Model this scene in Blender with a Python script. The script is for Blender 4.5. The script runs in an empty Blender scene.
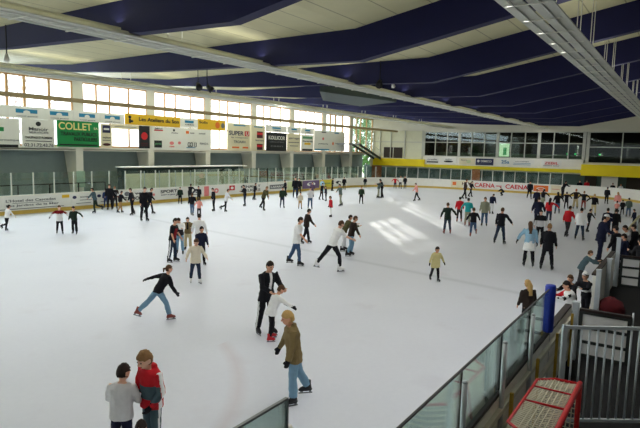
import bpy, bmesh, math, random
from mathutils import Vector, Matrix, Euler
random.seed(7)
scene = bpy.context.scene
COL = scene.collection
R = math.radians

# ------------------------------------------------------------------ colours and materials
def lin(c):
    return tuple((v / 12.92 if v <= 0.04045 else ((v + 0.055) / 1.055) ** 2.4) for v in c)

MATS = {}
def mat(name, rgb, rough=0.6, metal=0.0, var=0.08, scale=6.0, bump=0.0, spec=0.4):
    """procedural principled material, rgb in 0..255 display values, with a gentle noise variation"""
    if name in MATS: return MATS[name]
    c = lin([v / 255 for v in rgb])
    m = bpy.data.materials.new(name); m.use_nodes = True
    nt = m.node_tree; b = nt.nodes['Principled BSDF']
    b.inputs['Roughness'].default_value = rough; b.inputs['Metallic'].default_value = metal
    b.inputs['Specular IOR Level'].default_value = spec
    tc = nt.nodes.new('ShaderNodeTexCoord'); nz = nt.nodes.new('ShaderNodeTexNoise')
    nz.inputs['Scale'].default_value = scale; nz.inputs['Detail'].default_value = 3
    nt.links.new(tc.outputs['Object'], nz.inputs['Vector'])
    rp = nt.nodes.new('ShaderNodeMix'); rp.data_type = 'RGBA'
    rp.inputs[6].default_value = (*[v * (1 - var) for v in c], 1)
    rp.inputs[7].default_value = (*[min(1, v * (1 + var)) for v in c], 1)
    nt.links.new(nz.outputs['Fac'], rp.inputs[0]); nt.links.new(rp.outputs[2], b.inputs['Base Color'])
    if bump:
        bp = nt.nodes.new('ShaderNodeBump'); bp.inputs['Strength'].default_value = bump
        nt.links.new(nz.outputs['Fac'], bp.inputs['Height']); nt.links.new(bp.outputs['Normal'], b.inputs['Normal'])
    MATS[name] = m
    return m

def glass_mat(name, tint, base=0.04, gain=1.0):
    if name in MATS: return MATS[name]
    m = bpy.data.materials.new(name); m.use_nodes = True
    nt = m.node_tree; nt.nodes.clear()
    out = nt.nodes.new('ShaderNodeOutputMaterial'); mx = nt.nodes.new('ShaderNodeMixShader')
    tr = nt.nodes.new('ShaderNodeBsdfTransparent'); gl = nt.nodes.new('ShaderNodeBsdfGlossy')
    tr.inputs['Color'].default_value = (*tint, 1); gl.inputs['Roughness'].default_value = 0.02
    gl.inputs['Color'].default_value = (0.9, 1, 0.97, 1)
    fr = nt.nodes.new('ShaderNodeFresnel'); fr.inputs['IOR'].default_value = 1.45
    ma = nt.nodes.new('ShaderNodeMath'); ma.operation = 'MULTIPLY_ADD'; ma.use_clamp = True
    ma.inputs[1].default_value = gain; ma.inputs[2].default_value = base
    nt.links.new(fr.outputs[0], ma.inputs[0]); nt.links.new(ma.outputs[0], mx.inputs[0])
    nt.links.new(tr.outputs[0], mx.inputs[1]); nt.links.new(gl.outputs[0], mx.inputs[2])
    nt.links.new(mx.outputs[0], out.inputs[0])
    MATS[name] = m
    return m

def emit_mat(name, rgb, strength):
    if name in MATS: return MATS[name]
    m = bpy.data.materials.new(name); m.use_nodes = True
    nt = m.node_tree; nt.nodes.clear()
    out = nt.nodes.new('ShaderNodeOutputMaterial'); e = nt.nodes.new('ShaderNodeEmission')
    e.inputs[0].default_value = (*lin([v / 255 for v in rgb]), 1); e.inputs[1].default_value = strength
    nt.links.new(e.outputs[0], out.inputs[0]); MATS[name] = m
    return m

# ------------------------------------------------------------------ mesh helpers
def box(bm, x0, x1, y0, y1, z0, z1, mi=0, M=None):
    vs = [Vector((x, y, z)) for x in (x0, x1) for y in (y0, y1) for z in (z0, z1)]
    if M: vs = [M @ v for v in vs]
    v = [bm.verts.new(p) for p in vs]
    for f in ((0, 1, 3, 2), (4, 6, 7, 5), (0, 4, 5, 1), (2, 3, 7, 6), (0, 2, 6, 4), (1, 5, 7, 3)):
        bm.faces.new([v[i] for i in f]).material_index = mi

def loft(bm, rings, closed=True, mi=0):
    n = len(rings[0])
    vs = [[bm.verts.new(p) for p in r] for r in rings]
    for a, b in zip(vs, vs[1:]):
        for i in range(n):
            bm.faces.new((a[i], a[(i + 1) % n], b[(i + 1) % n], b[i])).material_index = mi
    if closed:
        bm.faces.new(vs[0][::-1]).material_index = mi; bm.faces.new(vs[-1]).material_index = mi

def ring(c, u, v, ru, rv, n):
    return [c + u * (ru * math.cos(2 * math.pi * i / n)) + v * (rv * math.sin(2 * math.pi * i / n)) for i in range(n)]

def tube(bm, pts, rs, n=8, side=None, mi=0):
    """tapering tube along pts; r may be a pair (along side, across it)"""
    pts = [Vector(p) for p in pts]; rings = []
    for i, p in enumerate(pts):
        d = (pts[min(i + 1, len(pts) - 1)] - pts[max(i - 1, 0)]).normalized()
        s = Vector(side) if side is not None else (Vector((0, 1, 0)) if abs(d.y) < 0.9 else Vector((1, 0, 0)))
        u = (s - d * s.dot(d)).normalized(); v = d.cross(u)
        r = rs[i] if isinstance(rs, (list, tuple)) else rs
        ru, rv = r if isinstance(r, (tuple, list)) else (r, r)
        rings.append(ring(p, u, v, ru, rv, n))
    loft(bm, rings, True, mi)

def ellip(bm, c, M, rx, ry, rz, nu=12, nv=8, fn=None, mi=0):
    rows = []
    for j in range(nv + 1):
        t = math.pi * j / nv
        row = []
        for i in range(nu):
            a = 2 * math.pi * i / nu
            d = Vector((math.sin(t) * math.cos(a), math.sin(t) * math.sin(a), math.cos(t)))
            k = fn(d) if fn else 1.0
            row.append(c + M @ Vector((d.x * rx * k, d.y * ry * k, d.z * rz * k)))
        rows.append(row)
    top = bm.verts.new(rows[0][0]); bot = bm.verts.new(rows[-1][0])
    mid = [[bm.verts.new(p) for p in r] for r in rows[1:-1]]
    for i in range(nu):
        k = (i + 1) % nu
        bm.faces.new((top, mid[0][i], mid[0][k])).material_index = mi
        for a, b in zip(mid, mid[1:]): bm.faces.new((a[i], b[i], b[k], a[k])).material_index = mi
        bm.faces.new((mid[-1][k], mid[-1][i], bot)).material_index = mi

def obj(name, bm, mats, parent=None, smooth=False, loc=None):
    bmesh.ops.recalc_face_normals(bm, faces=bm.faces)
    me = bpy.data.meshes.new(name); bm.to_mesh(me); bm.free()
    for m in (mats if isinstance(mats, (list, tuple)) else [mats]): me.materials.append(m)
    if smooth: me.polygons.foreach_set('use_smooth', [True] * len(me.polygons))
    o = bpy.data.objects.new(name, me); COL.objects.link(o)
    if parent: o.parent = parent
    if loc: o.location = loc
    return o

def B(): return bmesh.new()
def boxobj(name, dims, m, parent=None):
    bm = B(); box(bm, *dims); return obj(name, bm, m, parent)
def tag(o, label, cat, group=None):
    o['label'] = label; o['category'] = cat
    if group: o['group'] = group
    return o
def empty(name, loc, label, cat, group=None, rz=0.0):
    o = bpy.data.objects.new(name, None); COL.objects.link(o)
    o.location = loc; o.rotation_euler = (0, 0, rz); o.empty_display_size = 0.2
    return tag(o, label, cat, group)
def struct(o): o['kind'] = 'structure'; return o

TEXTS = []
def text(s, cx, cy, w, h, m, parent, org, rz, depth=0.036, name='lettering'):
    """lettering fitted into a w x h box around (cx, cy) on a sign face; org = world point of the face, rz its turn"""
    cu = bpy.data.curves.new(name, 'FONT'); cu.body = s; cu.align_x = 'CENTER'; cu.align_y = 'CENTER'
    cu.size = 1.0; cu.extrude = 0.004; cu.offset = 0.018
    o = bpy.data.objects.new(name, cu); COL.objects.link(o)
    TEXTS.append((o, s, cx, cy, w, h, m, parent, Vector(org), rz, depth))

def bake_texts():
    dg = bpy.context.evaluated_depsgraph_get()
    for (o, s, cx, cy, w, h, m, parent, org, rz, depth) in TEXTS:
        me = bpy.data.meshes.new_from_object(o.evaluated_get(dg))
        xs = [v.co.x for v in me.vertices]; ys = [v.co.y for v in me.vertices]
        sx = w / max(1e-3, max(xs) - min(xs)); sy = h / max(1e-3, max(ys) - min(ys))
        ox = (max(xs) + min(xs)) / 2; oy = (max(ys) + min(ys)) / 2
        M = Matrix.Translation(org) @ Euler((math.pi / 2, 0, rz)).to_matrix().to_4x4()
        for v in me.vertices:
            v.co = M @ Vector(((v.co.x - ox) * sx + cx, (v.co.y - oy) * sy + cy, v.co.z * 1.0 + depth))
        me.materials.clear(); me.materials.append(m)
        n = o.name
        bpy.data.objects.remove(o)
        t = bpy.data.objects.new('lettering', me); COL.objects.link(t)
        if parent:
            t.parent = parent; t.matrix_parent_inverse = parent.matrix_basis.inverted()
CAM_F = 546.7608
CAM_R = [[0.558561, -0.081973, 0.825403], [-0.829141, -0.082914, 0.552856], [0.023119, -0.99318, -0.114279]]
SKY, SUN, STRIP_FILL, WIN, PANE_E, STAND_FILL, END_FILL, UP_FILL, NEAR_FILL = 3.0, 13.0, 680.0, 2200.0, 3.0, 5600.0, 9000.0, 150.0, 240.0
EXPO = 0.40
BAGX, BAGY = 16.2, 1.42
PAN0, PAN1 = 7.95, 6.35
DUCT = ((23.6, 16.0), (30.2, 14.9), (32.3, 18.6), (27.8, 18.6))
# ------------------------------------------------------------------ people
PAL = dict(black=(26, 26, 32), charcoal=(48, 48, 52), navy=(30, 34, 58), grey=(140, 140, 142), lightgrey=(224, 224, 226),
           white=(250, 250, 248), cream=(232, 222, 200), beige=(206, 190, 150), khaki=(128, 110, 74), olive=(86, 82, 52),
           green=(44, 62, 46), darkgreen=(34, 50, 40), brown=(62, 46, 40), darkbrown=(46, 36, 32), red=(196, 34, 44), darkred=(132, 28, 36),
           pink=(236, 160, 150), teal=(44, 170, 170), lightblue=(150, 190, 215), blue=(46, 66, 110), jeans=(66, 92, 124),
           lightjeans=(124, 160, 186), darkjeans=(44, 56, 76), tan=(176, 140, 92), sage=(150, 152, 130), purple=(104, 84, 110),
           yellowbeige=(206, 194, 140), orange=(214, 120, 60), greengrey=(84, 98, 92), slate=(72, 92, 100), redbrown=(140, 64, 56))
HAIR = dict(black=(28, 22, 20), dark=(44, 32, 26), brown=(88, 60, 40), light=(140, 104, 66), blond=(196, 160, 100), ginger=(176, 96, 50), grey=(150, 140, 124))
SKIN = [(226, 172, 142), (214, 158, 128), (232, 184, 158)]
def cmat(c): return mat('cloth ' + c, PAL[c], 0.85, 0, 0.10, 18, 0.15, 0.2)
def hmat(c): return mat('hair ' + c, HAIR[c], 0.7, 0, 0.3, 60, 0.3, 0.3)
def smat(i): return mat('skin %d' % i, SKIN[i], 0.6, 0, 0.06, 30, 0, 0.35)

POSES = {
    'stand': dict(lean=4, L=(4, 4, 5), R=(-3, 4, 5), LA=(6, 12, 14), RA=(2, 12, 14)),
    'wide': dict(lean=6, L=(4, 10, 5), R=(-3, 10, 5), LA=(8, 16, 14), RA=(8, 16, 14)),
    'walk': dict(lean=8, L=(18, 3, 8), R=(-16, 4, 16), LA=(-14, 14, 16), RA=(20, 14, 22)),
    'walk2': dict(lean=8, L=(-16, 4, 16), R=(18, 3, 8), LA=(20, 14, 22), RA=(-14, 14, 16)),
    'glide': dict(lean=14, L=(16, 4, 26), R=(-6, 6, 18), LA=(10, 26, 16), RA=(14, 26, 20)),
    'stride': dict(lean=24, L=(30, 4, 34), R=(-34, 8, 8), LA=(-30, 18, 12), RA=(40, 14, 26)),
    'stride2': dict(lean=24, L=(-34, 8, 8), R=(30, 4, 34), LA=(40, 14, 26), RA=(-30, 18, 12)),
    'run': dict(lean=24, L=(-34, 12, 6), R=(26, 8, 26), LA=(-10, 12, 20), RA=(46, 10, 20), hp=6),
    'push': dict(lean=40, L=(-40, 8, 10), R=(30, 2, 16), LA=(-46, 20, 8), RA=(38, 12, 14), hp=-14),
    'lift': dict(lean=12, L=(4, 4, 8), R=(-12, 5, 62), LA=(14, 30, 16), RA=(18, 30, 20)),
    'lift2': dict(lean=12, L=(-12, 5, 62), R=(4, 4, 8), LA=(14, 30, 16), RA=(18, 30, 20)),
    'armsout': dict(lean=6, L=(8, 5, 10), R=(-8, 5, 10), LA=(8, 52, 10), RA=(8, 52, 10)),
    'armR': dict(lean=6, L=(8, 5, 8), R=(-8, 5, 10), LA=(6, 14, 14), RA=(12, 62, 8)),
    'armL': dict(lean=6, L=(8, 5, 8), R=(-8, 5, 10), LA=(12, 62, 8), RA=(6, 14, 14)),
    'linkR': dict(lean=4, L=(5, 4, 5), R=(-4, 4, 6), LA=(8, 16, 30), RA=(10, 40, 6)),
    'linkL': dict(lean=4, L=(5, 4, 5), R=(-4, 4, 6), LA=(10, 40, 6), RA=(8, 16, 30)),
    'bend': dict(lean=48, L=(22, 5, 26), R=(10, 5, 22), LA=(60, 14, 10), RA=(56, 14, 14), hp=-10),
    'lean': dict(lean=30, L=(12, 5, 12), R=(-6, 5, 8), LA=(56, 14, 40), RA=(50, 14, 44), hp=-6),
    'hug': dict(lean=10, L=(6, 5, 6), R=(-4, 5, 8), LA=(50, 24, 40), RA=(50, 24, 40), hp=16),
    'talk': dict(lean=4, L=(4, 4, 4), R=(-3, 4, 5), LA=(30, 12, 70), RA=(26, 12, 74), hp=14),
    'hips': dict(lean=8, L=(6, 5, 6), R=(-4, 5, 6), LA=(-20, 36, 60), RA=(20, 30, 50)),
    'crouch': dict(lean=46, L=(86, 12, 118), R=(70, 12, 112), LA=(50, 14, 20), RA=(40, 20, 20), hp=-20),
}
PENDING = []      # (object, after-bake colouring)
SKATES = {}

FOLD = []
def solid(name, bm, mats, parent, vox, smooth=2, paint=None, folds=0):
    """one continuous surface: the overlapping volumes are fused by a voxel remesh and relaxed"""
    bmesh.ops.recalc_face_normals(bm, faces=bm.faces)
    me = bpy.data.meshes.new(name); bm.to_mesh(me); bm.free()
    o = bpy.data.objects.new(name, me); COL.objects.link(o)
    if parent: o.parent = parent
    r = o.modifiers.new('fuse', 'REMESH'); r.mode = 'VOXEL'; r.voxel_size = vox; r.use_smooth_shade = True
    s = o.modifiers.new('relax', 'SMOOTH'); s.factor = 0.5; s.iterations = smooth
    if folds:
        if not FOLD:
            t = bpy.data.textures.new('cloth folds', 'CLOUDS'); t.noise_scale = 0.13; t.noise_depth = 1; FOLD.append(t)
        d = o.modifiers.new('folds', 'DISPLACE'); d.texture = FOLD[0]; d.strength = folds; d.mid_level = 0.5; d.texture_coords = 'LOCAL'
    PENDING.append((o, mats if isinstance(mats, list) else [mats], paint))
    return o

def bake_solids():
    dg = bpy.context.evaluated_depsgraph_get()
    for o, mats, paint in PENDING:
        me = bpy.data.meshes.new_from_object(o.evaluated_get(dg), depsgraph=dg)
        o.modifiers.clear(); o.data = me; me.materials.clear()
        for m in mats: me.materials.append(m)
        n = len(me.polygons)
        me.polygons.foreach_set('use_smooth', [True] * n)
        if paint:
            me.polygons.foreach_set('material_index', [paint(p.center) for p in me.polygons])
        else:
            me.polygons.foreach_set('material_index', [0] * n)

def skate_meshes(colour):
    if colour in SKATES: return SKATES[colour]
    bm = B()   # boot: sole, toe, heel and shaft, toe along +x, ankle above the origin, blade edge at z = 0
    n = 12; X = Vector((1, 0, 0)); Y = Vector((0, 1, 0))
    for p in ((0.075, 0.115, 0.045, 0.022),):
        loft(bm, [ring(Vector((0.045, 0, z)), X, Y, rx, ry, n) for z, rx, ry in ((0.060, 0.130, 0.036), (0.070, 0.140, 0.042), (0.095, 0.140, 0.046))])
    loft(bm, [ring(Vector((x, 0, z)), X, Y, rx, ry, n) for x, z, rx, ry in
              ((0.045, 0.09, 0.138, 0.046), (0.035, 0.125, 0.120, 0.046), (0.0, 0.155, 0.080, 0.046), (-0.02, 0.20, 0.056, 0.045), (-0.022, 0.27, 0.058, 0.048))])
    me = obj('skate', bm, mat('boot ' + colour, PAL[colour], 0.45, 0, 0.08), None, True)
    bm = B()
    box(bm, -0.095, 0.185, -0.0035, 0.0035, 0.0, 0.026); box(bm, -0.075, -0.03, -0.014, 0.014, 0.024, 0.064)
    box(bm, 0.09, 0.15, -0.014, 0.014, 0.024, 0.064)
    bl = obj('blade', bm, mat('skate steel', (120, 122, 126), 0.3, 0.9), None)
    SKATES[colour] = (me.data, bl.data)
    bpy.data.objects.remove(me); bpy.data.objects.remove(bl)
    return SKATES[colour]

def rot(axis, deg): return Matrix.Rotation(R(deg), 3, axis)

def person(x, y, z0, face, ztop, px, pose, top, bot, hair, style='short', skate='black', label='', group=None, hem=0, sleeve='long',
           kid=0, glove=None, skirt=None, paint=None, opts=None, seed=0, **kw):
    """x, y on the ice, face = heading in degrees, ztop = height of the head in this pose, px = size in the photo (sets the detail)"""
    P = dict(POSES[pose]); P.update(opts or {})
    lean = P['lean']; side = P.get('side', 0); hp = P.get('hp', 4); hy = P.get('hy', 0)
    hs = 1.0 + 0.24 * kid
    near = px >= 55; mid = px >= 28
    vox = 0.0085 if px >= 75 else 0.011 if near else 0.017 if mid else 0.026
    Rt = rot('Y', lean) @ rot('X', side)
    Rh = rot('Z', hy) @ rot('Y', lean * 0.45 + hp)
    # skeleton for a body of height 1 about the pelvis
    def skel():
        S = {}
        for s, k in ((1, 'L'), (-1, 'R')):
            hpit, spr, kn = P[k]
            hip = rot('Y', lean * 0.4) @ Vector((0, s * 0.052, -0.01))
            d1 = Vector((math.sin(R(hpit)) * math.cos(R(spr)), s * math.sin(R(spr)), -math.cos(R(hpit)) * math.cos(R(spr))))
            a2 = hpit - kn
            d2 = Vector((math.sin(R(a2)) * math.cos(R(spr)), s * math.sin(R(spr)) * 0.8, -math.cos(R(a2)) * math.cos(R(spr)))).normalized()
            knee = hip + d1 * 0.245; ank = knee + d2 * 0.215
            # shin beyond ~25 degrees carries the skate off the ice, toe down
            fp = 0 if abs(a2) < 24 else (a2 + 24 if a2 < 0 else a2 - 24)
            if kn > 90: fp = 0
            S[k] = (hip, knee, ank, fp)
            a, b, e = P[k + 'A']
            sh = Rt @ Vector((0, s * 0.108, 0.285))
            u1 = Vector((math.sin(R(a)) * math.cos(R(b)), s * math.sin(R(b)), -math.cos(R(a)) * math.cos(R(b))))
            u2 = Vector((math.sin(R(a + e)) * math.cos(R(b * 0.6)), s * math.sin(R(b * 0.6)), -math.cos(R(a + e)) * math.cos(R(b * 0.6))))
            if e > 35: u2.y -= s * 0.35
            u2.normalize()
            el = sh + u1 * 0.165; wr = el + u2 * 0.14
            S[k + 'A'] = (sh, el, wr, u2, u1)
        S['neck'] = Rt @ Vector((0, 0, 0.325))
        S['head'] = S['neck'] + Rh @ Vector((0.018, 0, 0.082 * (1 + 0.5 * (hs - 1)) + 0.01))
        return S
    S = skel()
    AH = 0.088      # ankle above the blade edge, as a share of the height
    low = min(S[k][2].z for k in 'LR') - AH
    rz = 0.066 * hs
    zt1 = S['head'].z + rz * 1.03 - low
    h = ztop / zt1
    mx = [S[k][2] for k in 'LR']
    ctr = (mx[0] + mx[1]) / 2
    if abs(mx[0].z - mx[1].z) > 0.08: ctr = mx[0] * 0.7 + mx[1] * 0.3 if mx[0].z < mx[1].z else mx[1] * 0.7 + mx[0] * 0.3
    off = Vector((-ctr.x, -ctr.y, -low))
    def T(p): return (Vector(p) + off) * h
    def J(k): return [T(p) for p in S[k][:3]]
    LOC = Vector((x, y, z0)); FR = R(face)
    Rt_ = Rt
    skin = smat(seed % 3)
    # ---- body: torso, neck, head with nose, jaw and ears, limbs and hands fused into one surface
    bm = B()
    def torso(bm, rows, infl, n=14):
        rings = []
        for z, ru, rv in rows:
            M = rot('Y', lean * 0.4) if z < 0 else (rot('Y', lean * (0.4 + 0.6 * min(1, z / 0.12))) @ rot('X', side * min(1, z / 0.12)))
            c = M @ Vector((0, 0, z)) if z < 0.12 else Rt @ Vector((0, 0, z))
            rings.append(ring(T(c), M @ Vector((0, 1, 0)), M @ Vector((-1, 0, 0)), (ru + infl) * h, (rv + infl) * h, n))
        loft(bm, rings)
    k_ = 1.0 + 0.06 * kid
    TROWS = [(-0.055, 0.070, 0.052), (-0.02, 0.094, 0.066), (0.03, 0.092, 0.064), (0.08, 0.082, 0.058), (0.15, 0.090, 0.063),
             (0.22, 0.101, 0.068), (0.27, 0.108, 0.062), (0.30, 0.092, 0.050), (0.325, 0.045, 0.036)]
    TROWS = [(z, a * k_, b * k_) for z, a, b in TROWS]
    torso(bm, TROWS, 0)
    nk = T(S['neck']); hd = T(S['head'])
    tube(bm, [nk - Rt @ Vector((0, 0, 0.03 * h)), nk + (hd - nk) * 0.7], [0.036 * h, 0.031 * h], 10)
    hx, hyy, hz = 0.056 * hs * h, 0.046 * hs * h, rz * h
    ellip(bm, hd, Rh, hx, hyy, hz, 14, 10)
    ellip(bm, hd + Rh @ Vector((0.30 * hx, 0, -0.52 * hz)), Rh, 0.62 * hx, 0.72 * hyy, 0.46 * hz, 10, 6)
    tube(bm, [hd + Rh @ Vector((0.92 * hx, 0, 0.08 * hz)), hd + Rh @ Vector((1.14 * hx, 0, -0.20 * hz)), hd + Rh @ Vector((0.9 * hx, 0, -0.27 * hz))],
         [0.008 * h, 0.0135 * h, 0.009 * h], 6)
    for s in (1, -1): ellip(bm, hd + Rh @ Vector((-0.05 * hx, s * 1.0 * hyy, -0.08 * hz)), Rh, 0.016 * h, 0.008 * h, 0.022 * h, 6, 5)
    def leg(bm, k, rs, upto=1.0, n=10):
        a, b, c = J(k); c = b + (c - b) * upto
        m1 = a + (b - a) * 0.5; m2 = b + (c - b) * 0.35
        tube(bm, [a, m1, b, m2, c], [r * h for r in rs], n)
    def arm(bm, k, rs, frac=1.0, n=8):
        a, b, c = J(k)
        ins = T(S[k][0] + (Rt @ Vector((0, 0, 0.0)) - (Rt @ Vector((0, (1 if k == 'LA' else -1) * 0.04, 0.01)))))
        pts = [ins, a, a + (b - a) * 0.5, b, b + (c - b) * 0.5, c]
        if frac < 1: pts = [ins, a, a + (b - a) * 0.5, a + (b - a) * 0.9]; rs = rs[:4]
        tube(bm, pts, [r * h for r in rs], n)
    def hand(bm, k, infl):
        s = 1 if k == 'LA' else -1
        _, b, c = J(k); d = (c - b).normalized()
        w = (Vector((1, 0, 0)) - d * d.x)
        w = w.normalized() if w.length > 0.2 else Vector((0, 0, 1))
        nrm = d.cross(w) * s      # palm faces the body
        pal = c + d * 0.05 * h
        tube(bm, [c - d * 0.01 * h, c + d * 0.02 * h, pal], [((0.017 + infl) * h, (0.013 + infl) * h), ((0.024 + infl) * h, (0.012 + infl) * h), ((0.024 + infl) * h, (0.010 + infl) * h)], 8, side=w)
        for i, L in enumerate((0.042, 0.047, 0.044, 0.034)):
            st = pal + w * (0.017 - 0.0115 * i) * h - d * 0.008 * h
            f = max(0.0052, 0.004 / max(0.5, h)) + infl
            m1 = st + (d * 0.55 + nrm * 0.12) * L * h; m2 = m1 + (d * 0.40 + nrm * 0.42) * L * h
            tube(bm, [st, m1, m2], [f * h, f * h * 0.95, f * h * 0.8], 6)
        st = c + w * 0.018 * h + d * 0.012 * h
        tube(bm, [st, st + (w * 0.018 + d * 0.016) * h, st + (w * 0.022 + d * 0.036 + nrm * 0.008) * h], [(0.008 + infl) * h, (0.0068 + infl) * h, (0.0055 + infl) * h], 6)
    for k in 'LR': leg(bm, k, [0.052, 0.044, 0.032, 0.034, 0.022], 1.0)
    for k in ('LA', 'RA'):
        arm(bm, k, [0.03, 0.033, 0.028, 0.024, 0.022, 0.016]); hand(bm, k, 0)
    root = solid('person', bm, skin, None, vox, 2)
    root.location = LOC; root.rotation_euler = (0, 0, FR)
    tag(root, label, 'person', group)
    # ---- hair or hat
    hm = hmat(hair); hr_ = random.Random(seed)
    def hairfn(d):
        face_ = d.x > 0.28 and d.z < 0.42 - 0.35 * abs(d.y) or d.z < -0.62 or (abs(d.y) > 0.75 and -0.4 < d.z < 0.12 and d.x > -0.3)
        if style in ('long', 'bob'): face_ = d.x > 0.34 and d.z < 0.42 and abs(d.y) < 0.86
        return 0.84 if face_ else 1.10 + 0.035 * math.sin(9 * d.x + 7 * d.y + 11 * d.z + seed) + (hr_.uniform(-.05, .05) if mid else 0)
    bm = B()
    ellip(bm, hd + Rh @ Vector((-0.03 * hx, 0, 0.04 * hz)), Rh, hx, hyy, hz, 26 if mid else 16, 18 if mid else 10, hairfn)
    back = Rt @ Vector((-1, 0, 0)); dn = Vector((0, 0, -1))
    if style == 'long':
        p0 = hd + Rh @ Vector((-0.55 * hx, 0, 0.25 * hz))
        p1 = hd + Rh @ Vector((-0.95 * hx, 0, -0.5 * hz)); p2 = nk + back * 0.055 * h + dn * 0.02 * h; p3 = nk + back * 0.085 * h - (Rt @ Vector((0, 0, 0.12))) * h
        tube(bm, [p0, p1, p2, p3], [(hyy * 0.8, hx * 0.5), (hyy * 1.02, hx * 0.5), (hyy * 1.05, hx * 0.42), (hyy * 0.7, hx * 0.25)], 12, side=(0, 1, 0))
    elif style == 'pony':
        p0 = hd + Rh @ Vector((-1.0 * hx, 0, 0.2 * hz))
        tube(bm, [p0, p0 + (back * 0.04 + dn * 0.02) * h, p0 + (back * 0.05 + dn * 0.09) * h], [0.018 * h, 0.022 * h, 0.008 * h], 8)
    obj('hair', bm, hm, root, True)
    if style in ('cap', 'hat'):
        bm = B()
        ellip(bm, hd + Rh @ Vector((-0.02 * hx, 0, 0.10 * hz)), Rh, hx * 1.14, hyy * 1.16, hz * 1.08, 16, 10, lambda d: 1.0 if d.z > 0.12 else 0.78)
        if style == 'cap': tube(bm, [hd + Rh @ Vector((0.7 * hx, 0, 0.36 * hz)), hd + Rh @ Vector((1.75 * hx, 0, 0.22 * hz))], [(hyy * 1.0, 0.006 * h), (hyy * 0.75, 0.005 * h)], 10, side=(0, 1, 0))
        else: ellip(bm, hd + Rh @ Vector((-0.05 * hx, 0, 1.14 * hz)), Rh, 0.015 * h, 0.015 * h, 0.015 * h, 8, 6)
        obj('cap' if style == 'cap' else 'hat', bm, cmat(kw.get('hat', 'white')), root, True)
    # ---- face details where the photo is large enough to hold them
    if px >= 40:
        bm = B()
        for s in (1, -1): ellip(bm, hd + Rh @ Vector((0.90 * hx, s * 0.40 * hyy, 0.05 * hz)), Rh, 0.006 * h, 0.011 * h, 0.006 * h, 8, 5)
        obj('eyes', bm, mat('eye dark', (40, 30, 28), 0.3), root, True)
        bm = B(); ellip(bm, hd + Rh @ Vector((0.86 * hx, 0, -0.52 * hz)), Rh, 0.008 * h, 0.017 * h, 0.005 * h, 8, 5)
        obj('mouth', bm, mat('lips', (176, 96, 88), 0.5), root, True)
    # ---- clothes
    bm = B(); f = kw.get('loose', 0.013)
    zlo = {0: -0.035, 1: -0.075, 2: -0.13, -1: 0.02}[hem]
    rows = [(z, a, b) for z, a, b in TROWS if z > -0.04]
    if hem == -1: rows = [(z, a, b) for z, a, b in TROWS if z > 0.02]
    flare = 0.012 if hem else 0.004
    rows = [(zlo, rows[0][1] + flare, rows[0][2] + flare + 0.006)] + [(z, a + (0.006 if z < 0.12 and hem >= 0 else 0), b + 0.006) for z, a, b in rows if z > zlo + 0.01]
    torso(bm, rows, f)
    if style == 'hood' or kw.get('collar'):
        tube(bm, [nk + Rt @ Vector((-0.02, 0, -0.02)) * h, nk + Rt @ Vector((-0.028, 0, 0.03)) * h], [(0.06 * h, 0.05 * h), (0.05 * h, 0.035 * h)], 10)
    for k in ('LA', 'RA'):
        arm(bm, k, [0.036, 0.047, 0.043, 0.037, 0.034, 0.029], 1.0 if sleeve == 'long' else 0.5)
    mats = [cmat(top)]; pf = None
    if paint:
        mats += [cmat(c) for c in paint[1:]]
        inv = Rt.transposed()
        def pf(c, kind=paint[0]):
            q = inv @ (Vector(c) / h - off)
            if kind == 'lower': return 1 if q.z < 0.16 else 0
            if kind == 'upper': return 1 if q.z > 0.2 else 0
            if kind == 'front': return 1 if q.x > 0.035 and abs(q.y) < 0.075 and 0.02 < q.z < 0.25 else 0
            if kind == 'open': return 1 if q.x > 0.03 and abs(q.y) < 0.022 and q.z > 0.1 else 0
            if kind == 'band': return 1 if 0.1 < q.z < 0.17 else 0
            if kind == 'sleeves': return 1 if abs(q.y) > 0.125 else 0
            if kind == 'track': return 1 if abs(q.y) > 0.11 and abs(q.x + 0.004) < 0.02 else (2 if q.x > 0.02 and 0.06 < q.z < 0.19 and q.y > -0.09 else 0)
            if kind == 'jersey': return 1 if abs(q.y) > 0.15 and int((abs(q.y) + q.x) * 18) % 2 else (2 if q.z > 0.19 and -0.15 < q.y < -0.03 else 0)
            if kind == 'straps': return 1 if abs(q.y * 0.9 - (q.z - 0.15)) < 0.02 and q.z > 0.0 and abs(q.y) < 0.12 else 0
            return 0
    solid(kw.get('topname', 'jacket'), bm, mats, root, vox * 1.15, 3, pf, 0.034 * h / 1.6 if mid else 0)
    bm = B(); fl = kw.get('flare', 0.0); g = 0.010
    tr = [(-0.06, 0.074, 0.056), (-0.02, 0.096, 0.068), (0.03, 0.094, 0.066), (0.065, 0.086, 0.062)]
    torso(bm, [(z, a * k_, b * k_) for z, a, b in tr], 0.006)
    for k in 'LR': leg(bm, k, [0.057, 0.052 + fl * .3, 0.042 + fl * .5, 0.042 + fl * .8, 0.036 + fl], 0.93)
    tm = [cmat(bot)]; tp = None
    if kw.get('stripe'):
        tm.append(cmat(kw['stripe'])); lj = [J('L'), J('R')]
        def tp(c):
            v = Vector(c)
            for s, j in ((1, lj[0]), (-1, lj[1])):
                a, b = (j[0], j[1]) if v.z > j[1].z else (j[1], j[2])
                t = max(0, min(1, (v - a).dot(b - a) / (b - a).length_squared)); q = a + (b - a) * t
                e = v - q
                if s * e.y > 0.6 * e.length and abs(e.x) < 0.012 * h: return 1
            return 0
    solid('trousers', bm, tm, root, vox * 1.15, 2, tp, 0.026 * h / 1.6 if mid else 0)
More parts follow.
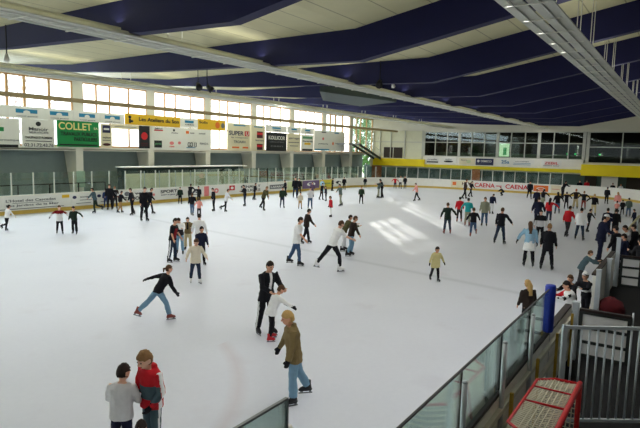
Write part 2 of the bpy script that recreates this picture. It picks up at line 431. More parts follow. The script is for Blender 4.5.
    if skirt:
        bm = B(); M = rot('Y', lean * 0.4)
        loft(bm, [ring(T(M @ Vector((0, 0, z))), Vector((0, 1, 0)), Vector((-1, 0, 0)), ru * h, rv * h, 16) for z, ru, rv in
                  ((-0.17, 0.140, 0.105), (-0.10, 0.128, 0.098), (-0.02, 0.116, 0.09), (0.05, 0.10, 0.076))])
        obj('skirt', bm, cmat(skirt), root, True)
    if glove:
        for k in ('LA', 'RA'):
            bm = B(); hand(bm, k, 0.005)
            _, b, c = J(k); tube(bm, [c - (c - b) * 0.22, c], [0.031 * h, 0.026 * h], 8)
            solid('glove', bm, cmat(glove), root, max(vox, 0.012), 1)
    if kw.get('bag'):
        bm = B(); a = T(Rt @ Vector((0.02, -0.08, 0.30))); b = T(Rt @ Vector((0.01, 0.115, 0.02)))
        mdl = (a + b) / 2
        for sx in (0.088, -0.088):
            tube(bm, [a, mdl + Rt @ Vector((sx * h, 0, 0)), b], 0.008 * h, 6)
        obj('bag_strap', bm, cmat('lightgrey'), root, True)
        bm = B(); ellip(bm, b + Vector((0.03 * h, 0.02 * h, -0.02 * h)), Rt, 0.05 * h, 0.03 * h, 0.045 * h, 10, 8)
        obj('bag', bm, cmat(kw['bag']), root, True)
    if kw.get('scarf'):
        bm = B(); tube(bm, [nk + Rt @ Vector((0, 0, -0.03)) * h, nk + Rt @ Vector((0.004, 0, 0.02)) * h], [(0.062 * h, 0.056 * h), (0.05 * h, 0.046 * h)], 12, side=(0, 1, 0))
        obj('scarf', bm, cmat(kw['scarf']), root, True)
    # ---- skates (boot with a blade under it)
    if not skate:
        for s, k in ((1, 'L'), (-1, 'R')):
            ank = T(S[k][2]); bm = B(); X_ = Vector((1, 0, 0)); Y_ = Vector((0, 1, 0)); q = h * AH / 0.155
            loft(bm, [ring(ank + Vector((x_ * q, 0, (z_ - 0.155) * q)), X_, Y_, rx * q, ry * q, 12) for x_, z_, rx, ry in
                      ((0.05, 0.0, 0.135, 0.042), (0.05, 0.03, 0.14, 0.046), (0.045, 0.07, 0.125, 0.044), (0.0, 0.12, 0.08, 0.046), (-0.02, 0.18, 0.055, 0.046))])
            obj('shoe', bm, cmat('black'), root, True)
    if skate:
        bme, blm = skate_meshes(skate)
        sc = h * AH / 0.155
        sc = min(sc, h / 1.5)
        for s, k in ((1, 'L'), (-1, 'R')):
            fp = S[k][3]; ank = T(S[k][2])
            o = bpy.data.objects.new('skate', bme); COL.objects.link(o); o.parent = root
            M = Euler((0, R(-fp), R(s * 10))).to_matrix()
            k3 = h * AH / 0.155
            o.scale = (sc, sc, k3); o.rotation_euler = M.to_euler()
            o.location = ank - M @ Vector((0, 0, 0.155 * k3))
            b_ = bpy.data.objects.new('blade', blm); COL.objects.link(b_); b_.parent = o
    return root
PEOPLE = [
    (4.27, 5.95, 0.0, 29, 1.4, 105, 'talk', 'lightgrey', 'navy', 'dark', 'boy in baggy pale grey sweater seen from behind, facing boy in red track jacket', dict(kid=0.9, loose=0.022, hem=0, skate='black', opts={'LA': (14, 16, 50), 'RA': (14, 16, 50), 'hp': 2, 'hy': -24})),
    (4.63, 5.74, 0.0, 179, 1.59, 118, 'talk', 'red', 'slate', 'light', 'boy in red track jacket with white sleeve stripes, foreground left', dict(kid=0.8, paint=('track', 'white', 'slate'), collar=1, glove='black', stripe='white', hem=0, opts={'LA': (-6, 8, 44), 'RA': (6, 8, 50), 'hp': 16, 'hy': 0})),
    (3.91, 5.03, 0.0, 212, 1.12, 96, 'stand', 'navy', 'black', 'dark', 'person of whom only the dark crown shows at the bottom edge', dict(kid=1)),
    (9.54, 7.85, 0.0, 254, 1.75, 77, 'hug', 'black', 'black', 'dark', 'man in open black jacket over white shirt holding boy in white', dict(paint=('open', 'white'), stripe='lightgrey', hem=1, opts={'hp': 8, 'LA': (30, 12, 46), 'RA': (34, 14, 40), 'lean': 8})),
    (9.31, 7.49, 0.0, 327, 1.24, 57, 'lean', 'white', 'black', 'brown', 'boy in white sweater and red skates bending forward beside man in black', dict(kid=0.7, skate='red', glove='black', opts={'lean': 22, 'LA': (40, 10, 16), 'RA': (50, 34, 8), 'hp': 16, 'L': (10, 5, 8), 'R': (-4, 6, 6)}, hem=1, loose=0.02)),
    (7.26, 5.18, 0.0, 138, 1.6, 98, 'stand', 'khaki', 'lightjeans', 'blond', 'blond boy in khaki jacket and pale jeans with black gloves, skating nearest', dict(kid=0.7, glove='black', style='hood', hem=1, flare=0.012, skate='black', opts={'L': (6, 5, 8), 'R': (-20, 8, 8), 'LA': (4, 12, 16), 'RA': (14, 22, 10), 'lean': 7, 'hp': 8})),
    (8.76, 10.56, 0.0, 338, 1.36, 54, 'push', 'black', 'lightjeans', 'brown', 'girl in black top and pale jeans pushing off with arms spread, bag on strap', dict(style='pony', bag='charcoal', skate='redbrown', flare=0.008, glove='charcoal', opts={'lean': 32, 'LA': (-78, 30, 4), 'RA': (14, 12, 18)})),
    (13.65, 15.75, 0.0, 294, 1.66, 44, 'hips', 'black', 'darkjeans', 'black', 'boy in black t-shirt with red print standing at left of chatting group', dict(paint=('front', 'darkred'), stripe='white', sleeve='short', opts={'LA': (10, 12, 20), 'RA': (4, 12, 18)})),
    (14.91, 16.73, 0.0, 218, 1.5, 37, 'lean', 'white', 'lightjeans', 'dark', 'person in white top and pale jeans bowing head between black t-shirt and olive jacket', dict(paint=('lower', 'charcoal'), opts={'lean': 16, 'hp': 24})),
    (15.72, 17.15, 0.0, 222, 1.4, 33, 'talk', 'khaki', 'beige', 'dark', 'girl in open olive jacket and beige trousers within chatting group', dict(style='bob', flare=0.012, paint=('open', 'black'))),
    (15.55, 16.32, 0.0, 36, 1.6, 39, 'stand', 'white', 'navy', 'black', 'black-haired person in white jacket seen from behind in chatting group', dict(hem=1, opts={'LA': (4, 20, 8), 'RA': (4, 20, 8)})),
    (13.96, 14.55, 0.0, 246, 1.44, 39, 'stand', 'navy', 'black', 'black', 'dark-haired boy in navy jacket standing right behind boy in beige sweater', dict(kid=0.6)),
    (11.93, 12.7, 0.0, 242, 1.45, 45, 'armsout', 'cream', 'darkjeans', 'brown', 'boy in loose cream sweater and dark jeans with white skates, arms lifted aside', dict(kid=0.7, loose=0.02, hem=1, skate='white', opts={'hp': 14, 'LA': (24, 24, 24), 'RA': (24, 34, 16)})),
    (16.16, 11.94, 0.0, 301, 1.81, 49, 'walk', 'white', 'jeans', 'dark', 'man in white t-shirt and blue jeans gliding right, left of centre', dict(sleeve='short', loose=0.018, hem=1, opts={'L': (-18, 4, 8), 'R': (14, 4, 10)})),
    (20.21, 14.33, 0.0, 325, 1.62, 36, 'walk', 'darkbrown', 'black', 'dark', 'man in dark brown jacket walking behind man in white t-shirt and jeans', dict()),
    (16.12, 10.4, 0.0, 331, 1.8, 51, 'run', 'white', 'black', 'brown', 'man in white t-shirt and black trousers sprinting forward with white skates', dict(sleeve='short', skate='white', hem=0)),
    (19.05, 11.28, 0.0, 316, 1.65, 41, 'glide', 'darkbrown', 'lightjeans', 'brown', 'person in dark brown jacket and pale jeans holding arm of olive-jacketed partner', dict(opts={'LA': (0, 14, 16), 'RA': (14, 34, 8), 'lean': 12})),
    (19.86, 12.06, 0.0, 316, 1.56, 37, 'lean', 'olive', 'lightgrey', 'dark', 'person in olive jacket leaning close behind brown-jacketed skater', dict(opts={'lean': 26})),
    (17.13, 6.8, 0.0, 232, 1.19, 35, 'armsout', 'yellowbeige', 'black', 'dark', 'small child in pale yellow-beige coat with black gloves, alone right of centre', dict(kid=1, glove='black', hem=2, loose=0.036, opts={'LA': (6, 32, 8), 'RA': (6, 32, 8), 'L': (10, 4, 8), 'R': (-14, 4, 10)})),
    (27.86, 10.45, 0.0, 31, 1.67, 31, 'armR', 'darkgreen', 'darkjeans', 'brown', 'man in dark green jacket and jeans reaching right hand out', dict(opts={'LA': (4, 24, 8), 'RA': (20, 48, 8)}, hem=1, skate='redbrown')),
    (33.4, 11.78, 0.0, 24, 1.59, 24, 'stand', 'red', 'charcoal', 'black', 'skater in bright red sweater beside skater in teal top', dict(skate='redbrown')),
    (31.87, 10.74, 0.0, 9, 1.68, 27, 'linkL', 'teal', 'sage', 'black', 'skater in teal top and khaki trousers', dict(skate='redbrown')),
    (27.76, 9.06, 0.0, 23, 1.51, 28, 'lift', 'black', 'jeans', 'brown', 'child in black jumper and jeans kicking one reddish skate back', dict(kid=0.6, skate='redbrown')),
    (32.62, 9.95, 0.0, 192, 1.75, 28, 'stand', 'sage', 'jeans', 'brown', 'man in long pale sage jacket and blue jeans facing camera', dict(hem=1, loose=0.018)),
    (39.71, 11.65, 0.0, 351, 1.46, 19, 'stand', 'navy', 'lightgrey', 'dark', 'person in navy jacket with head bowed behind man in sage jacket', dict(opts={'lean': 16, 'hp': 30})),
    (26.46, 7.3, 0.0, 355, 1.75, 35, 'armR', 'black', 'darkjeans', 'brown', 'man in black jacket gliding with arm out, left of couple with white skirt', dict(opts={'LA': (8, 16, 12), 'RA': (22, 36, 10), 'L': (-14, 8, 8), 'R': (12, 5, 8)})),
    (21.7, 4.83, 0.0, 18, 1.75, 43, 'armL', 'lightblue', 'black', 'brown', 'long-haired woman in pale blue top and white skirt over black leggings', dict(style='long', skirt='white', skate='black', glove='black', opts={'LA': (10, 36, 8), 'RA': (6, 14, 10)})),
    (21.57, 4.15, 0.0, 3, 1.75, 43, 'stand', 'black', 'black', 'light', 'fair-haired man in black coat beside woman in white skirt', dict(hem=2, opts={'L': (-8, 8, 4), 'R': (8, 7, 4)})),
    (28.16, 5.83, 0.0, 194, 1.64, 31, 'stand', 'black', 'black', 'dark', 'person in black sweater with white band behind woman in white skirt', dict(paint=('lower', 'lightgrey'))),
    (34.02, 7.22, 0.0, 7, 1.85, 29, 'armL', 'navy', 'navy', 'dark', 'broad man in navy jacket seen from behind, arms apart', dict(loose=0.022, hem=1, opts={'LA': (6, 22, 8), 'RA': (6, 22, 8)})),
    (36.57, 7.11, 0.0, 356, 1.65, 24, 'armR', 'red', 'darkjeans', 'black', 'dark-haired girl in red jacket and white skates reaching right hand', dict(style='long', skate='white')),
    (45.45, 9.81, 0.0, 22, 1.67, 20, 'stand', 'navy', 'black', 'ginger', 'ginger-haired person in navy vest right at the orange board sign', dict()),
    (47.62, 9.82, 0.0, 332, 1.57, 18, 'armR', 'black', 'sage', 'dark', 'girl in black top with pale skirt pointing an arm right', dict(style='long', skirt='sage')),
    (43.52, 7.89, 0.0, 20, 1.64, 20, 'linkR', 'black', 'jeans', 'black', 'black-haired girl in black top and blue jeans at left end of hand-holding chain', dict(style='long')),
    (48.31, 8.1, 0.0, 15, 1.4, 16, 'armsout', 'black', 'charcoal', 'black', 'boy in all black second from left in hand-holding chain', dict(kid=0.4)),
    (48.91, 7.51, 0.0, 9, 1.65, 18, 'armsout', 'darkbrown', 'beige', 'ginger', 'girl with reddish hair and wide beige trousers in middle of hand-holding chain', dict(style='bob', flare=0.02)),
    (48.52, 6.85, 0.0, 8, 1.54, 17, 'armsout', 'black', 'redbrown', 'light', 'fair-haired girl in black top and reddish trousers in hand-holding chain', dict(kid=0.3)),
    (44.11, 5.54, 0.0, 2, 1.61, 20, 'armL', 'black', 'beige', 'blond', 'blonde girl in black top and beige trousers at right end of chain', dict(style='bob')),
    (31.32, 5.14, 0.0, 334, 1.66, 29, 'walk', 'red', 'charcoal', 'black', 'boy in red and white jacket and dark trousers skating right of centre group', dict(paint=('front', 'white'), skate='black')),
    (30.66, 4.41, 0.0, 353, 1.66, 29, 'wide', 'white', 'darkjeans', 'black', 'wide-legged skater in white shirt and dark jeans seen from behind', dict(hem=1, loose=0.02)),
    (34.31, 4.55, 0.0, 308, 1.33, 21, 'armR', 'black', 'black', 'dark', 'boy in black stretching an arm, right behind white-shirted skater', dict(kid=0.3)),
    (56.61, 6.1, 0.0, 346, 1.57, 15, 'stand', 'black', 'black', 'black', 'lone person in black standing before the right curved boards', dict()),
    (48.92, 4.45, 0.0, 165, 1.59, 18, 'stand', 'pink', 'lightgrey', 'blond', 'long-haired girl in pale pink top by the right boards', dict(style='long')),
    (45.46, 4.18, 0.0, 355, 1.11, 13, 'stand', 'pink', 'black', 'black', 'dark-haired child in pale pink t-shirt, front of girl in pink', dict(kid=0.8, sleeve='short')),
    (46.63, 3.9, 0.0, 15, 1.13, 13, 'stand', 'black', 'black', 'black', 'person in black between pink t-shirt child and grey-green jacket', dict()),
    (45.39, 3.4, 0.0, 14, 1.39, 17, 'stand', 'greengrey', 'jeans', 'dark', 'person in grey-green jacket, dark cap and jeans by right boards', dict(style='cap', hat='black', hem=1)),
    (38.46, 2.51, 0.0, 64, 1.17, 17, 'stand', 'navy', 'navy', 'black', 'person in dark navy at extreme right of the ice', dict(kid=0.3)),
    (32.89, 3.41, 0.0, 11, 1.57, 26, 'stand', 'navy', 'black', 'black', 'left one of two dark-coated people behind white cap man', dict(hem=2)),
    (33.21, 3.06, 0.0, 0, 1.52, 25, 'stand', 'black', 'black', 'dark', 'right one of two dark-coated people behind white cap man', dict(hem=2)),
    (24.22, 2.72, 0.0, 291, 2.02, 45, 'hips', 'navy', 'navy', 'dark', 'big man in navy tracksuit and white cap, hand on hip by the boards', dict(style='cap', hat='white', loose=0.024, hem=1)),
    (19.44, 2.68, 0.0, 288, 1.24, 34, 'lean', 'slate', 'charcoal', 'brown', 'child in grey-green jacket with cream hood leaning on the boards', dict(scarf='cream', kid=0.4, hem=1)),
    (13.34, 2.9, 0.0, 42, 1.32, 53, 'stand', 'darkbrown', 'black', 'blond', 'blonde long-haired woman in dark jacket behind end of near glass', dict(style='long', kid=0.4, opts={'hy': 25})),
    (14.88, 2.19, 0.0, 153, 1.3, 47, 'lean', 'black', 'black', 'brown', 'brown-haired boy at the open gate behind boy in red and white jersey', dict(kid=0.7, opts={'lean': 14})),
    (13.87, 2.01, 0.0, 118, 1.34, 52, 'lean', 'white', 'black', 'black', 'dark-haired boy in red, white and black jersey leaning on gate', dict(kid=0.8, paint=('jersey', 'black', 'red'), opts={'lean': 16, 'LA': (56, 14, 44), 'RA': (50, 14, 48), 'hp': 4}, loose=0.02)),
    (15.41, 1.93, 0.0, 152, 1.32, 46, 'lean', 'black', 'black', 'black', 'child in black and white jersey and white hat at the open gate', dict(kid=0.8, style='hat', hat='white', paint=('band', 'white'), opts={'lean': 12})),
    (24.6, 1.62, -0.04, 109, 1.66, 37, 'bend', 'lightgrey', 'black', 'dark', 'dark-haired person in pale grey sweater leaning over boards towards white cap man', dict(skate=None, opts={'lean': 34, 'LA': (70, 14, 30), 'RA': (66, 14, 30)})),
    (22.9, 1.98, -0.04, 65, 1.78, 42, 'stand', 'black', 'black', 'black', 'spectator in black coat right beside pale grey sweater person', dict(hem=2, skate=None)),
    (22.05, 1.62, -0.04, 74, 1.62, 40, 'stand', 'navy', 'black', 'dark', 'spectator in dark navy coat standing directly behind farther white gate', dict(hem=2, skate=None)),
    (21.45, 1.1, -0.04, 43, 1.58, 40, 'talk', 'charcoal', 'black', 'black', 'spectator in charcoal coat at right picture edge above farther white gate', dict(hem=2, skate=None)),
    (24.5, 1.5, -0.04, 84, 1.72, 38, 'stand', 'black', 'charcoal', 'dark', 'spectator in black at right picture edge under the sloping handrail', dict(hem=2, skate=None)),
    (25.6, 1.05, -0.04, 52, 1.5, 32, 'lean', 'darkbrown', 'black', 'black', 'spectator in dark brown coat leaning on boards behind the black coat', dict(hem=2, skate=None)),
    (13.44, 27.57, 0.0, 4, 1.28, 23, 'lift', 'white', 'black', 'dark', 'child in white and navy shirt kicking a leg back at left edge', dict(kid=0.8, paint=('open', 'navy'))),
    (14.64, 24.83, 0.0, 241, 1.4, 27, 'armsout', 'white', 'black', 'brown', 'child in white jacket with dark red shoulders and sleeves spreading arms', dict(kid=0.8, paint=('upper', 'darkred'), opts={'LA': (10, 54, 8), 'RA': (10, 54, 8)}, glove='black', hem=1)),
    (15.11, 24.33, 0.0, 218, 1.36, 26, 'armL', 'darkgreen', 'black', 'dark', 'child in dark green jacket holding out arm to dark red jacket child', dict(kid=0.8, flare=0.012)),
    (20.84, 31.07, 0.0, 131, 1.6, 23, 'lift', 'slate', 'darkgreen', 'dark', 'slender teenager in grey-blue hoodie lifting a leg behind', dict(opts={'LA': (30, 40, 6)})),
    (22.97, 33.2, 0.0, 235, 1.32, 18, 'stand', 'blue', 'blue', 'dark', 'person in blue coat half hidden at the left boards', dict(hem=2)),
    (22.42, 31.97, 0.0, 225, 1.74, 24, 'stand', 'black', 'black', 'dark', 'tall person in black between blue coat and white bundle holder', dict()),
    (23.02, 32.27, 0.0, 239, 1.57, 22, 'talk', 'black', 'charcoal', 'light', 'fair-haired person with white scarf and dark red bag at left boards', dict(scarf='white', bag='darkred')),
    (21.83, 30.1, 0.0, 354, 1.42, 21, 'walk', 'black', 'tan', 'dark', 'person in black top and tan trousers striding right by left boards', dict()),
    (21.74, 28.66, 0.0, 163, 1.69, 26, 'armL', 'black', 'black', 'dark', 'thin person in black reaching out before lettered left board', dict()),
    (20.38, 25.88, 0.0, 262, 1.97, 33, 'stand', 'black', 'black', 'dark', 'large man in black coat in front of left boards', dict(hem=2)),
    (22.76, 28.41, 0.0, 321, 1.67, 25, 'walk', 'black', 'charcoal', 'black', 'person in black stepping right behind large man in black coat', dict()),
    (28.49, 31.93, 0.0, 238, 1.3, 17, 'stand', 'darkgreen', 'black', 'dark', 'person in dark green by board with bold black capitals', dict()),
    (30.12, 32.61, 0.0, 27, 1.43, 18, 'bend', 'black', 'black', 'black', 'person in black bending against the boards left of pink post', dict(opts={'lean': 30})),
    (23.93, 25.73, 0.0, 32, 1.45, 23, 'walk', 'black', 'jeans', 'brown', 'person in black jacket and jeans holding hand of child in pink', dict()),
    (29.53, 30.98, 0.0, 206, 1.38, 18, 'armR', 'black', 'black', 'black', 'slim person in black standing behind child in pink', dict()),
    (23.88, 25.05, 0.0, 41, 1.19, 19, 'linkL', 'pink', 'charcoal', 'brown', 'small child in salmon pink top', dict(kid=0.9, hem=1)),
    (26.91, 26.78, 0.0, 155, 1.58, 23, 'stand', 'black', 'black', 'dark', 'person in black to the left of grey-beige jacket skater', dict()),
    (26.96, 25.89, 0.0, 334, 1.56, 23, 'lift', 'lightgrey', 'black', 'brown', 'skater in pale grey jacket with leg kicked up near red logo', dict(hem=1)),
    (30.97, 27.58, 0.0, 152, 1.59, 21, 'talk', 'black', 'darkjeans', 'dark', 'person in black before board lettered with red square logo', dict()),
    (35.25, 30.38, 0.0, 321, 1.44, 17, 'armR', 'black', 'black', 'black', 'person in black close to boards behind olive sweater skater', dict()),
    (29.77, 24.9, 0.0, 270, 1.71, 24, 'run', 'olive', 'black', 'light', 'skater in olive sweater and black breeches taking a wide stride', dict()),
    (31.88, 24.75, 0.0, 238, 1.56, 21, 'stand', 'green', 'darkjeans', 'dark', 'teenager in dark green sweater and dark jeans', dict()),
    (40.61, 31.08, 0.0, 147, 1.5, 16, 'armL', 'black', 'black', 'black', 'person in black sidling along boards near pale green poster', dict()),
    (39.52, 29.22, 0.0, 226, 1.89, 21, 'stand', 'black', 'darkjeans', 'dark', 'man in long black coat, left one of two in dark by purple poster', dict(hem=1)),
    (41.57, 30.27, 0.0, 206, 1.7, 18, 'stand', 'black', 'black', 'dark', 'slim person in black, right one of two in dark by purple poster', dict()),
    (32.29, 23.4, 0.0, 226, 1.25, 17, 'stand', 'cream', 'tan', 'dark', 'small child in cream sweater and tan trousers', dict(kid=1)),
    (32.83, 22.89, 0.0, 220, 1.62, 22, 'talk', 'lightgrey', 'jeans', 'brown', 'skater in pale grey jacket and blue jeans beside small child in cream', dict()),
    (41.61, 28.81, 0.0, 225, 1.39, 15, 'stand', 'purple', 'purple', 'brown', 'skater in dusky purple behind pale grey jacket skater', dict()),
    (39.65, 26.49, 0.0, 274, 1.49, 17, 'armL', 'black', 'black', 'dark', 'person in black skating towards child in dark blue', dict()),
    (39.18, 25.65, 0.0, 143, 1.29, 15, 'stand', 'navy', 'black', 'dark', 'child in dark blue jacket facing person in black', dict(kid=0.6)),
    (46.42, 30.9, 0.0, 214, 1.43, 14, 'stand', 'lightblue', 'lightblue', 'light', 'person in pale blue beside yellow poster on left boards', dict()),
    (49.65, 31.77, 0.0, 293, 1.4, 13, 'stand', 'black', 'black', 'black', 'person in black next to yellow poster on left boards', dict()),
    (52.07, 31.73, 0.0, 211, 1.45, 13, 'stand', 'black', 'black', 'dark', 'person in black behind grey-green jacket skater', dict()),
    (36.46, 22.45, 0.0, 142, 1.73, 22, 'armR', 'greengrey', 'sage', 'dark', 'skater in grey-green jacket and khaki trousers pointing left', dict()),
    (29.8, 19.09, 0.0, 143, 1.37, 21, 'stand', 'red', 'white', 'brown', 'child in red jacket and white trousers, centre back', dict(kid=0.9, glove='black', hem=1)),
    (39.12, 22.16, 0.0, 220, 1.48, 18, 'stand', 'green', 'black', 'brown', 'slim person in dark green standing alone left of hugging couple', dict()),
    (57.1, 31.87, 0.0, 209, 1.31, 11, 'stand', 'black', 'greengrey', 'dark', 'person in black by boards at far left corner', dict()),
    (45.55, 24.0, 0.0, 303, 1.69, 18, 'hug', 'greengrey', 'sage', 'dark', 'person in grey green hugging figure in black', dict()),
    (45.85, 23.73, 0.0, 122, 1.79, 19, 'hug', 'black', 'black', 'black', 'person in black hugging figure in grey green', dict()),
    (59.25, 28.98, 0.0, 206, 1.39, 11, 'armsout', 'red', 'darkjeans', 'brown', 'person in red top against far boards', dict()),
    (59.78, 28.57, 0.0, 226, 1.51, 12, 'talk', 'white', 'charcoal', 'blond', 'person in white top against far boards between red and black', dict()),
    (60.32, 28.17, 0.0, 185, 1.52, 12, 'stand', 'black', 'darkjeans', 'black', 'person in black against far boards beside person in white', dict()),
    (45.49, 20.02, 0.0, 124, 1.62, 18, 'walk', 'pink', 'black', 'dark', 'skater in pale pink top and black trousers, alone near far boards', dict(skate='black')),
    (51.18, 17.68, 0.0, 319, 1.92, 19, 'walk', 'brown', 'black', 'brown', 'skater in brown vest and white top before big red far lettering', dict(paint=('sleeves', 'white'))),
    (54.12, 18.09, 0.0, 318, 1.61, 15, 'walk', 'black', 'black', 'black', 'skater in black right of brown-vested skater', dict()),
    (58.33, 16.08, 0.0, 125, 0.95, 9, 'crouch', 'black', 'black', 'black', 'small figure in black crouching below the big red far lettering', dict()),
    (56.59, 12.95, 0.0, 203, 1.79, 17, 'walk', 'black', 'black', 'black', 'person in long black coat left of orange board sign', dict(hem=2)),
    (60.93, 10.67, 0.0, 330, 1.76, 16, 'lean', 'black', 'black', 'black', 'person in black hanging over boards right of orange sign', dict(opts={'lean': 34})),
    (66.86, 9.99, -0.04, 188, 1.76, 14, 'stand', 'black', 'black', 'dark', 'person in black behind far right boards, by the dark doorway', dict(skate=None)),
    (68.31, 9.48, -0.04, 188, 1.74, 14, 'stand', 'red', 'black', 'dark', 'person in red top behind far right boards', dict(skate=None)),
    (66.72, 6.69, -0.04, 186, 1.6, 13, 'stand', 'black', 'black', 'black', 'person in black in front of white panel behind right boards', dict(skate=None)),
    (67.5, 6.0, -0.04, 195, 1.5, 12, 'stand', 'white', 'black', 'light', 'person in white shirt behind far right boards', dict(skate=None)),
]
# ------------------------------------------------------------------ calibrated camera (eye height above the ice 4.25 m)
cam = bpy.data.cameras.new('camera'); camo = bpy.data.objects.new('camera', cam); COL.objects.link(camo)
cam.sensor_fit = 'HORIZONTAL'; cam.sensor_width = 36.0; cam.lens = 36.0 * CAM_F / 640.0
cam.clip_start = 0.05; cam.clip_end = 400
rx_, ry_, rz_ = CAM_R      # rows: world axes seen in the camera (right, down, forward)
camo.matrix_world = Matrix(((rx_[0], -rx_[1], -rx_[2], 0), (ry_[0], -ry_[1], -ry_[2], 0), (rz_[0], -rz_[1], -rz_[2], 4.25), (0, 0, 0, 1)))
scene.camera = camo
vs = scene.view_settings; vs.view_transform = 'Standard'; vs.look = 'None'; vs.gamma = 1; vs.use_curve_mapping = False; vs.exposure = EXPO

# ------------------------------------------------------------------ the hall
XL, XE, YW, YR = -12.0, 68.0, 37.0, -14.0       # near end, far end, window wall, stand side
BX = [4.1, 10.6, 17.05, 23.5, 29.95, 36.4, 42.85, 49.3, 55.75, 62.2]     # beams and wall pillars
BOARD_Y, FAR_Y, END_X, RAD = 1.9, 33.6, 64.5, 9.5
def roof_z(y):
    pts = [(37.6, 9.15), (27, 8.42), (10, 8.5), (-14.4, 12.9)]
    for (a, za), (b, zb) in zip(pts, pts[1:]):
        if b <= y <= a: return za + (zb - za) * (a - y) / (a - b)
    return pts[0][1] if y > 37 else pts[-1][1]

M_cream = mat('roof deck', (216, 211, 170), 0.6, 0, 0.10, 1.2)
nt = M_cream.node_tree; bsdf = nt.nodes['Principled BSDF']          # plank joints run along the hall
tc = nt.nodes.new('ShaderNodeTexCoord'); sp = nt.nodes.new('ShaderNodeSeparateXYZ'); nt.links.new(tc.outputs['Object'], sp.inputs[0])
md = nt.nodes.new('ShaderNodeMath'); md.operation = 'PINGPONG'; md.inputs[1].default_value = 0.6; nt.links.new(sp.outputs['Y'], md.inputs[0])
gt = nt.nodes.new('ShaderNodeMath'); gt.operation = 'LESS_THAN'; gt.inputs[1].default_value = 0.022; nt.links.new(md.outputs[0], gt.inputs[0])
mx = nt.nodes.new('ShaderNodeMix'); mx.data_type = 'RGBA'; nt.links.new(gt.outputs[0], mx.inputs[0])
src = bsdf.inputs['Base Color'].links[0].from_socket; nt.links.new(src, mx.inputs[6]); mx.inputs[7].default_value = (*lin((.66, .64, .50)), 1)
nt.links.new(mx.outputs[2], bsdf.inputs['Base Color'])

M_navy = mat('navy beam', (14, 17, 70), 0.65, 0, 0.12, 2)
M_wall = mat('wall white', (222, 220, 206), 0.8, 0, 0.05, 2)
M_lowwall = mat('grey green wall', (150, 166, 166), 0.8, 0, 0.10, 1.5)
M_darkwall = mat('dark green wall', (78, 98, 92), 0.7, 0, 0.12, 1.5)
M_white = mat('white paint', (238, 236, 226), 0.6, 0, 0.04, 3)
M_board = mat('white board plastic', (236, 234, 224), 0.45, 0, 0.04, 2)
M_kick = mat('yellow kick strip', (206, 176, 84), 0.5, 0, 0.15, 3)
M_yellow = mat('yellow fascia', (255, 226, 4), 0.5, 0, 0.05, 2)
M_dyellow = mat('deep yellow fascia', (226, 208, 16), 0.5, 0, 0.06, 2)
M_brown = mat('wood frame', (150, 112, 76), 0.6, 0, 0.15, 6)
M_mull = mat('pale wood frame', (206, 164, 118), 0.6, 0, 0.1, 6)
M_frame = mat('pale frame', (196, 198, 186), 0.5, 0, 0.05, 4)
M_steel = mat('grey steel', (150, 154, 156), 0.4, 0.5, 0.08, 8)
M_alu = mat('aluminium', (206, 210, 212), 0.35, 0.4, 0.05, 8)
M_lamp = mat('lamp housing', (208, 210, 198), 0.5, 0.2, 0.08, 3)
M_lampw = mat('lamp rail', (228, 228, 214), 0.5, 0.1, 0.05, 3)
M_tube = mat('unlit tube', (226, 228, 220), 0.2)
M_black = mat('black paint', (22, 22, 24), 0.5)
M_rubber = mat('black rubber floor', (9, 9, 12), 0.8, 0, 0.25, 5, 0.2)
M_conc = mat('grey concrete', (104, 106, 98), 0.85, 0, 0.12, 3)
M_dark = mat('dark interior', (58, 50, 42), 0.8, 0, 0.3, 0.7)
M_door = mat('brown door', (168, 106, 66), 0.6, 0, 0.1, 4)
M_cap = mat('dark brown cap rail', (44, 32, 30), 0.5, 0, 0.15, 6)
M_bluepad = mat('blue padding', (36, 60, 170), 0.5, 0, 0.08, 6)
M_redpaint = mat('red paint', (196, 34, 38), 0.45, 0, 0.06, 8)
M_net = mat('white netting', (236, 230, 206), 0.8)
M_gal = mat('galvanised', (204, 212, 218), 0.5, 0.0, 0.12, 9)
G_near = glass_mat('near glass', (0.92, 0.98, 0.965), 0.03, 0.7)
G_far = glass_mat('far glass', (0.91, 0.955, 0.935), 0.02, 0.4)
G_clear = glass_mat('window glass', (0.96, 0.98, 0.98), 0.02, 0.6)
G_dim = glass_mat('dark window glass', (0.70, 0.74, 0.70), 0.01, 0.22)

# ice: white, slightly scuffed, with a faint darker streak and a faded pink arc
M_ice = bpy.data.materials.new('ice'); M_ice.use_nodes = True
nt = M_ice.node_tree; b = nt.nodes['Principled BSDF']; L = nt.links
b.inputs['Roughness'].default_value = 0.42; b.inputs['Specular IOR Level'].default_value = 0.25
tc = nt.nodes.new('ShaderNodeTexCoord')
def node(t, **k):
    n = nt.nodes.new(t)
    for a, v in k.items(): setattr(n, a, v)
    return n
def mth(op, a, b_=None, clamp=False):
    n = node('ShaderNodeMath', operation=op, use_clamp=clamp)
    for i, v in enumerate((a, b_)):
        if v is None: continue
        if isinstance(v, (int, float)): n.inputs[i].default_value = v
        else: L.new(v, n.inputs[i])
    return n.outputs[0]
sp = node('ShaderNodeSeparateXYZ'); L.new(tc.outputs['Object'], sp.inputs[0])
n1 = node('ShaderNodeTexNoise'); n1.inputs['Scale'].default_value = 0.35; n1.inputs['Detail'].default_value = 5; L.new(tc.outputs['Object'], n1.inputs['Vector'])
n2 = node('ShaderNodeTexNoise'); n2.inputs['Scale'].default_value = 9; n2.inputs['Detail'].default_value = 6; L.new(tc.outputs['Object'], n2.inputs['Vector'])
c1 = node('ShaderNodeMix', data_type='RGBA'); c1.inputs[6].default_value = (*lin((.855, .868, .91)), 1); c1.inputs[7].default_value = (*lin((.92, .928, .962)), 1)
L.new(mth('ADD', mth('MULTIPLY', n1.outputs[0], 0.6), mth('MULTIPLY', n2.outputs[0], 0.4)), c1.inputs[0])
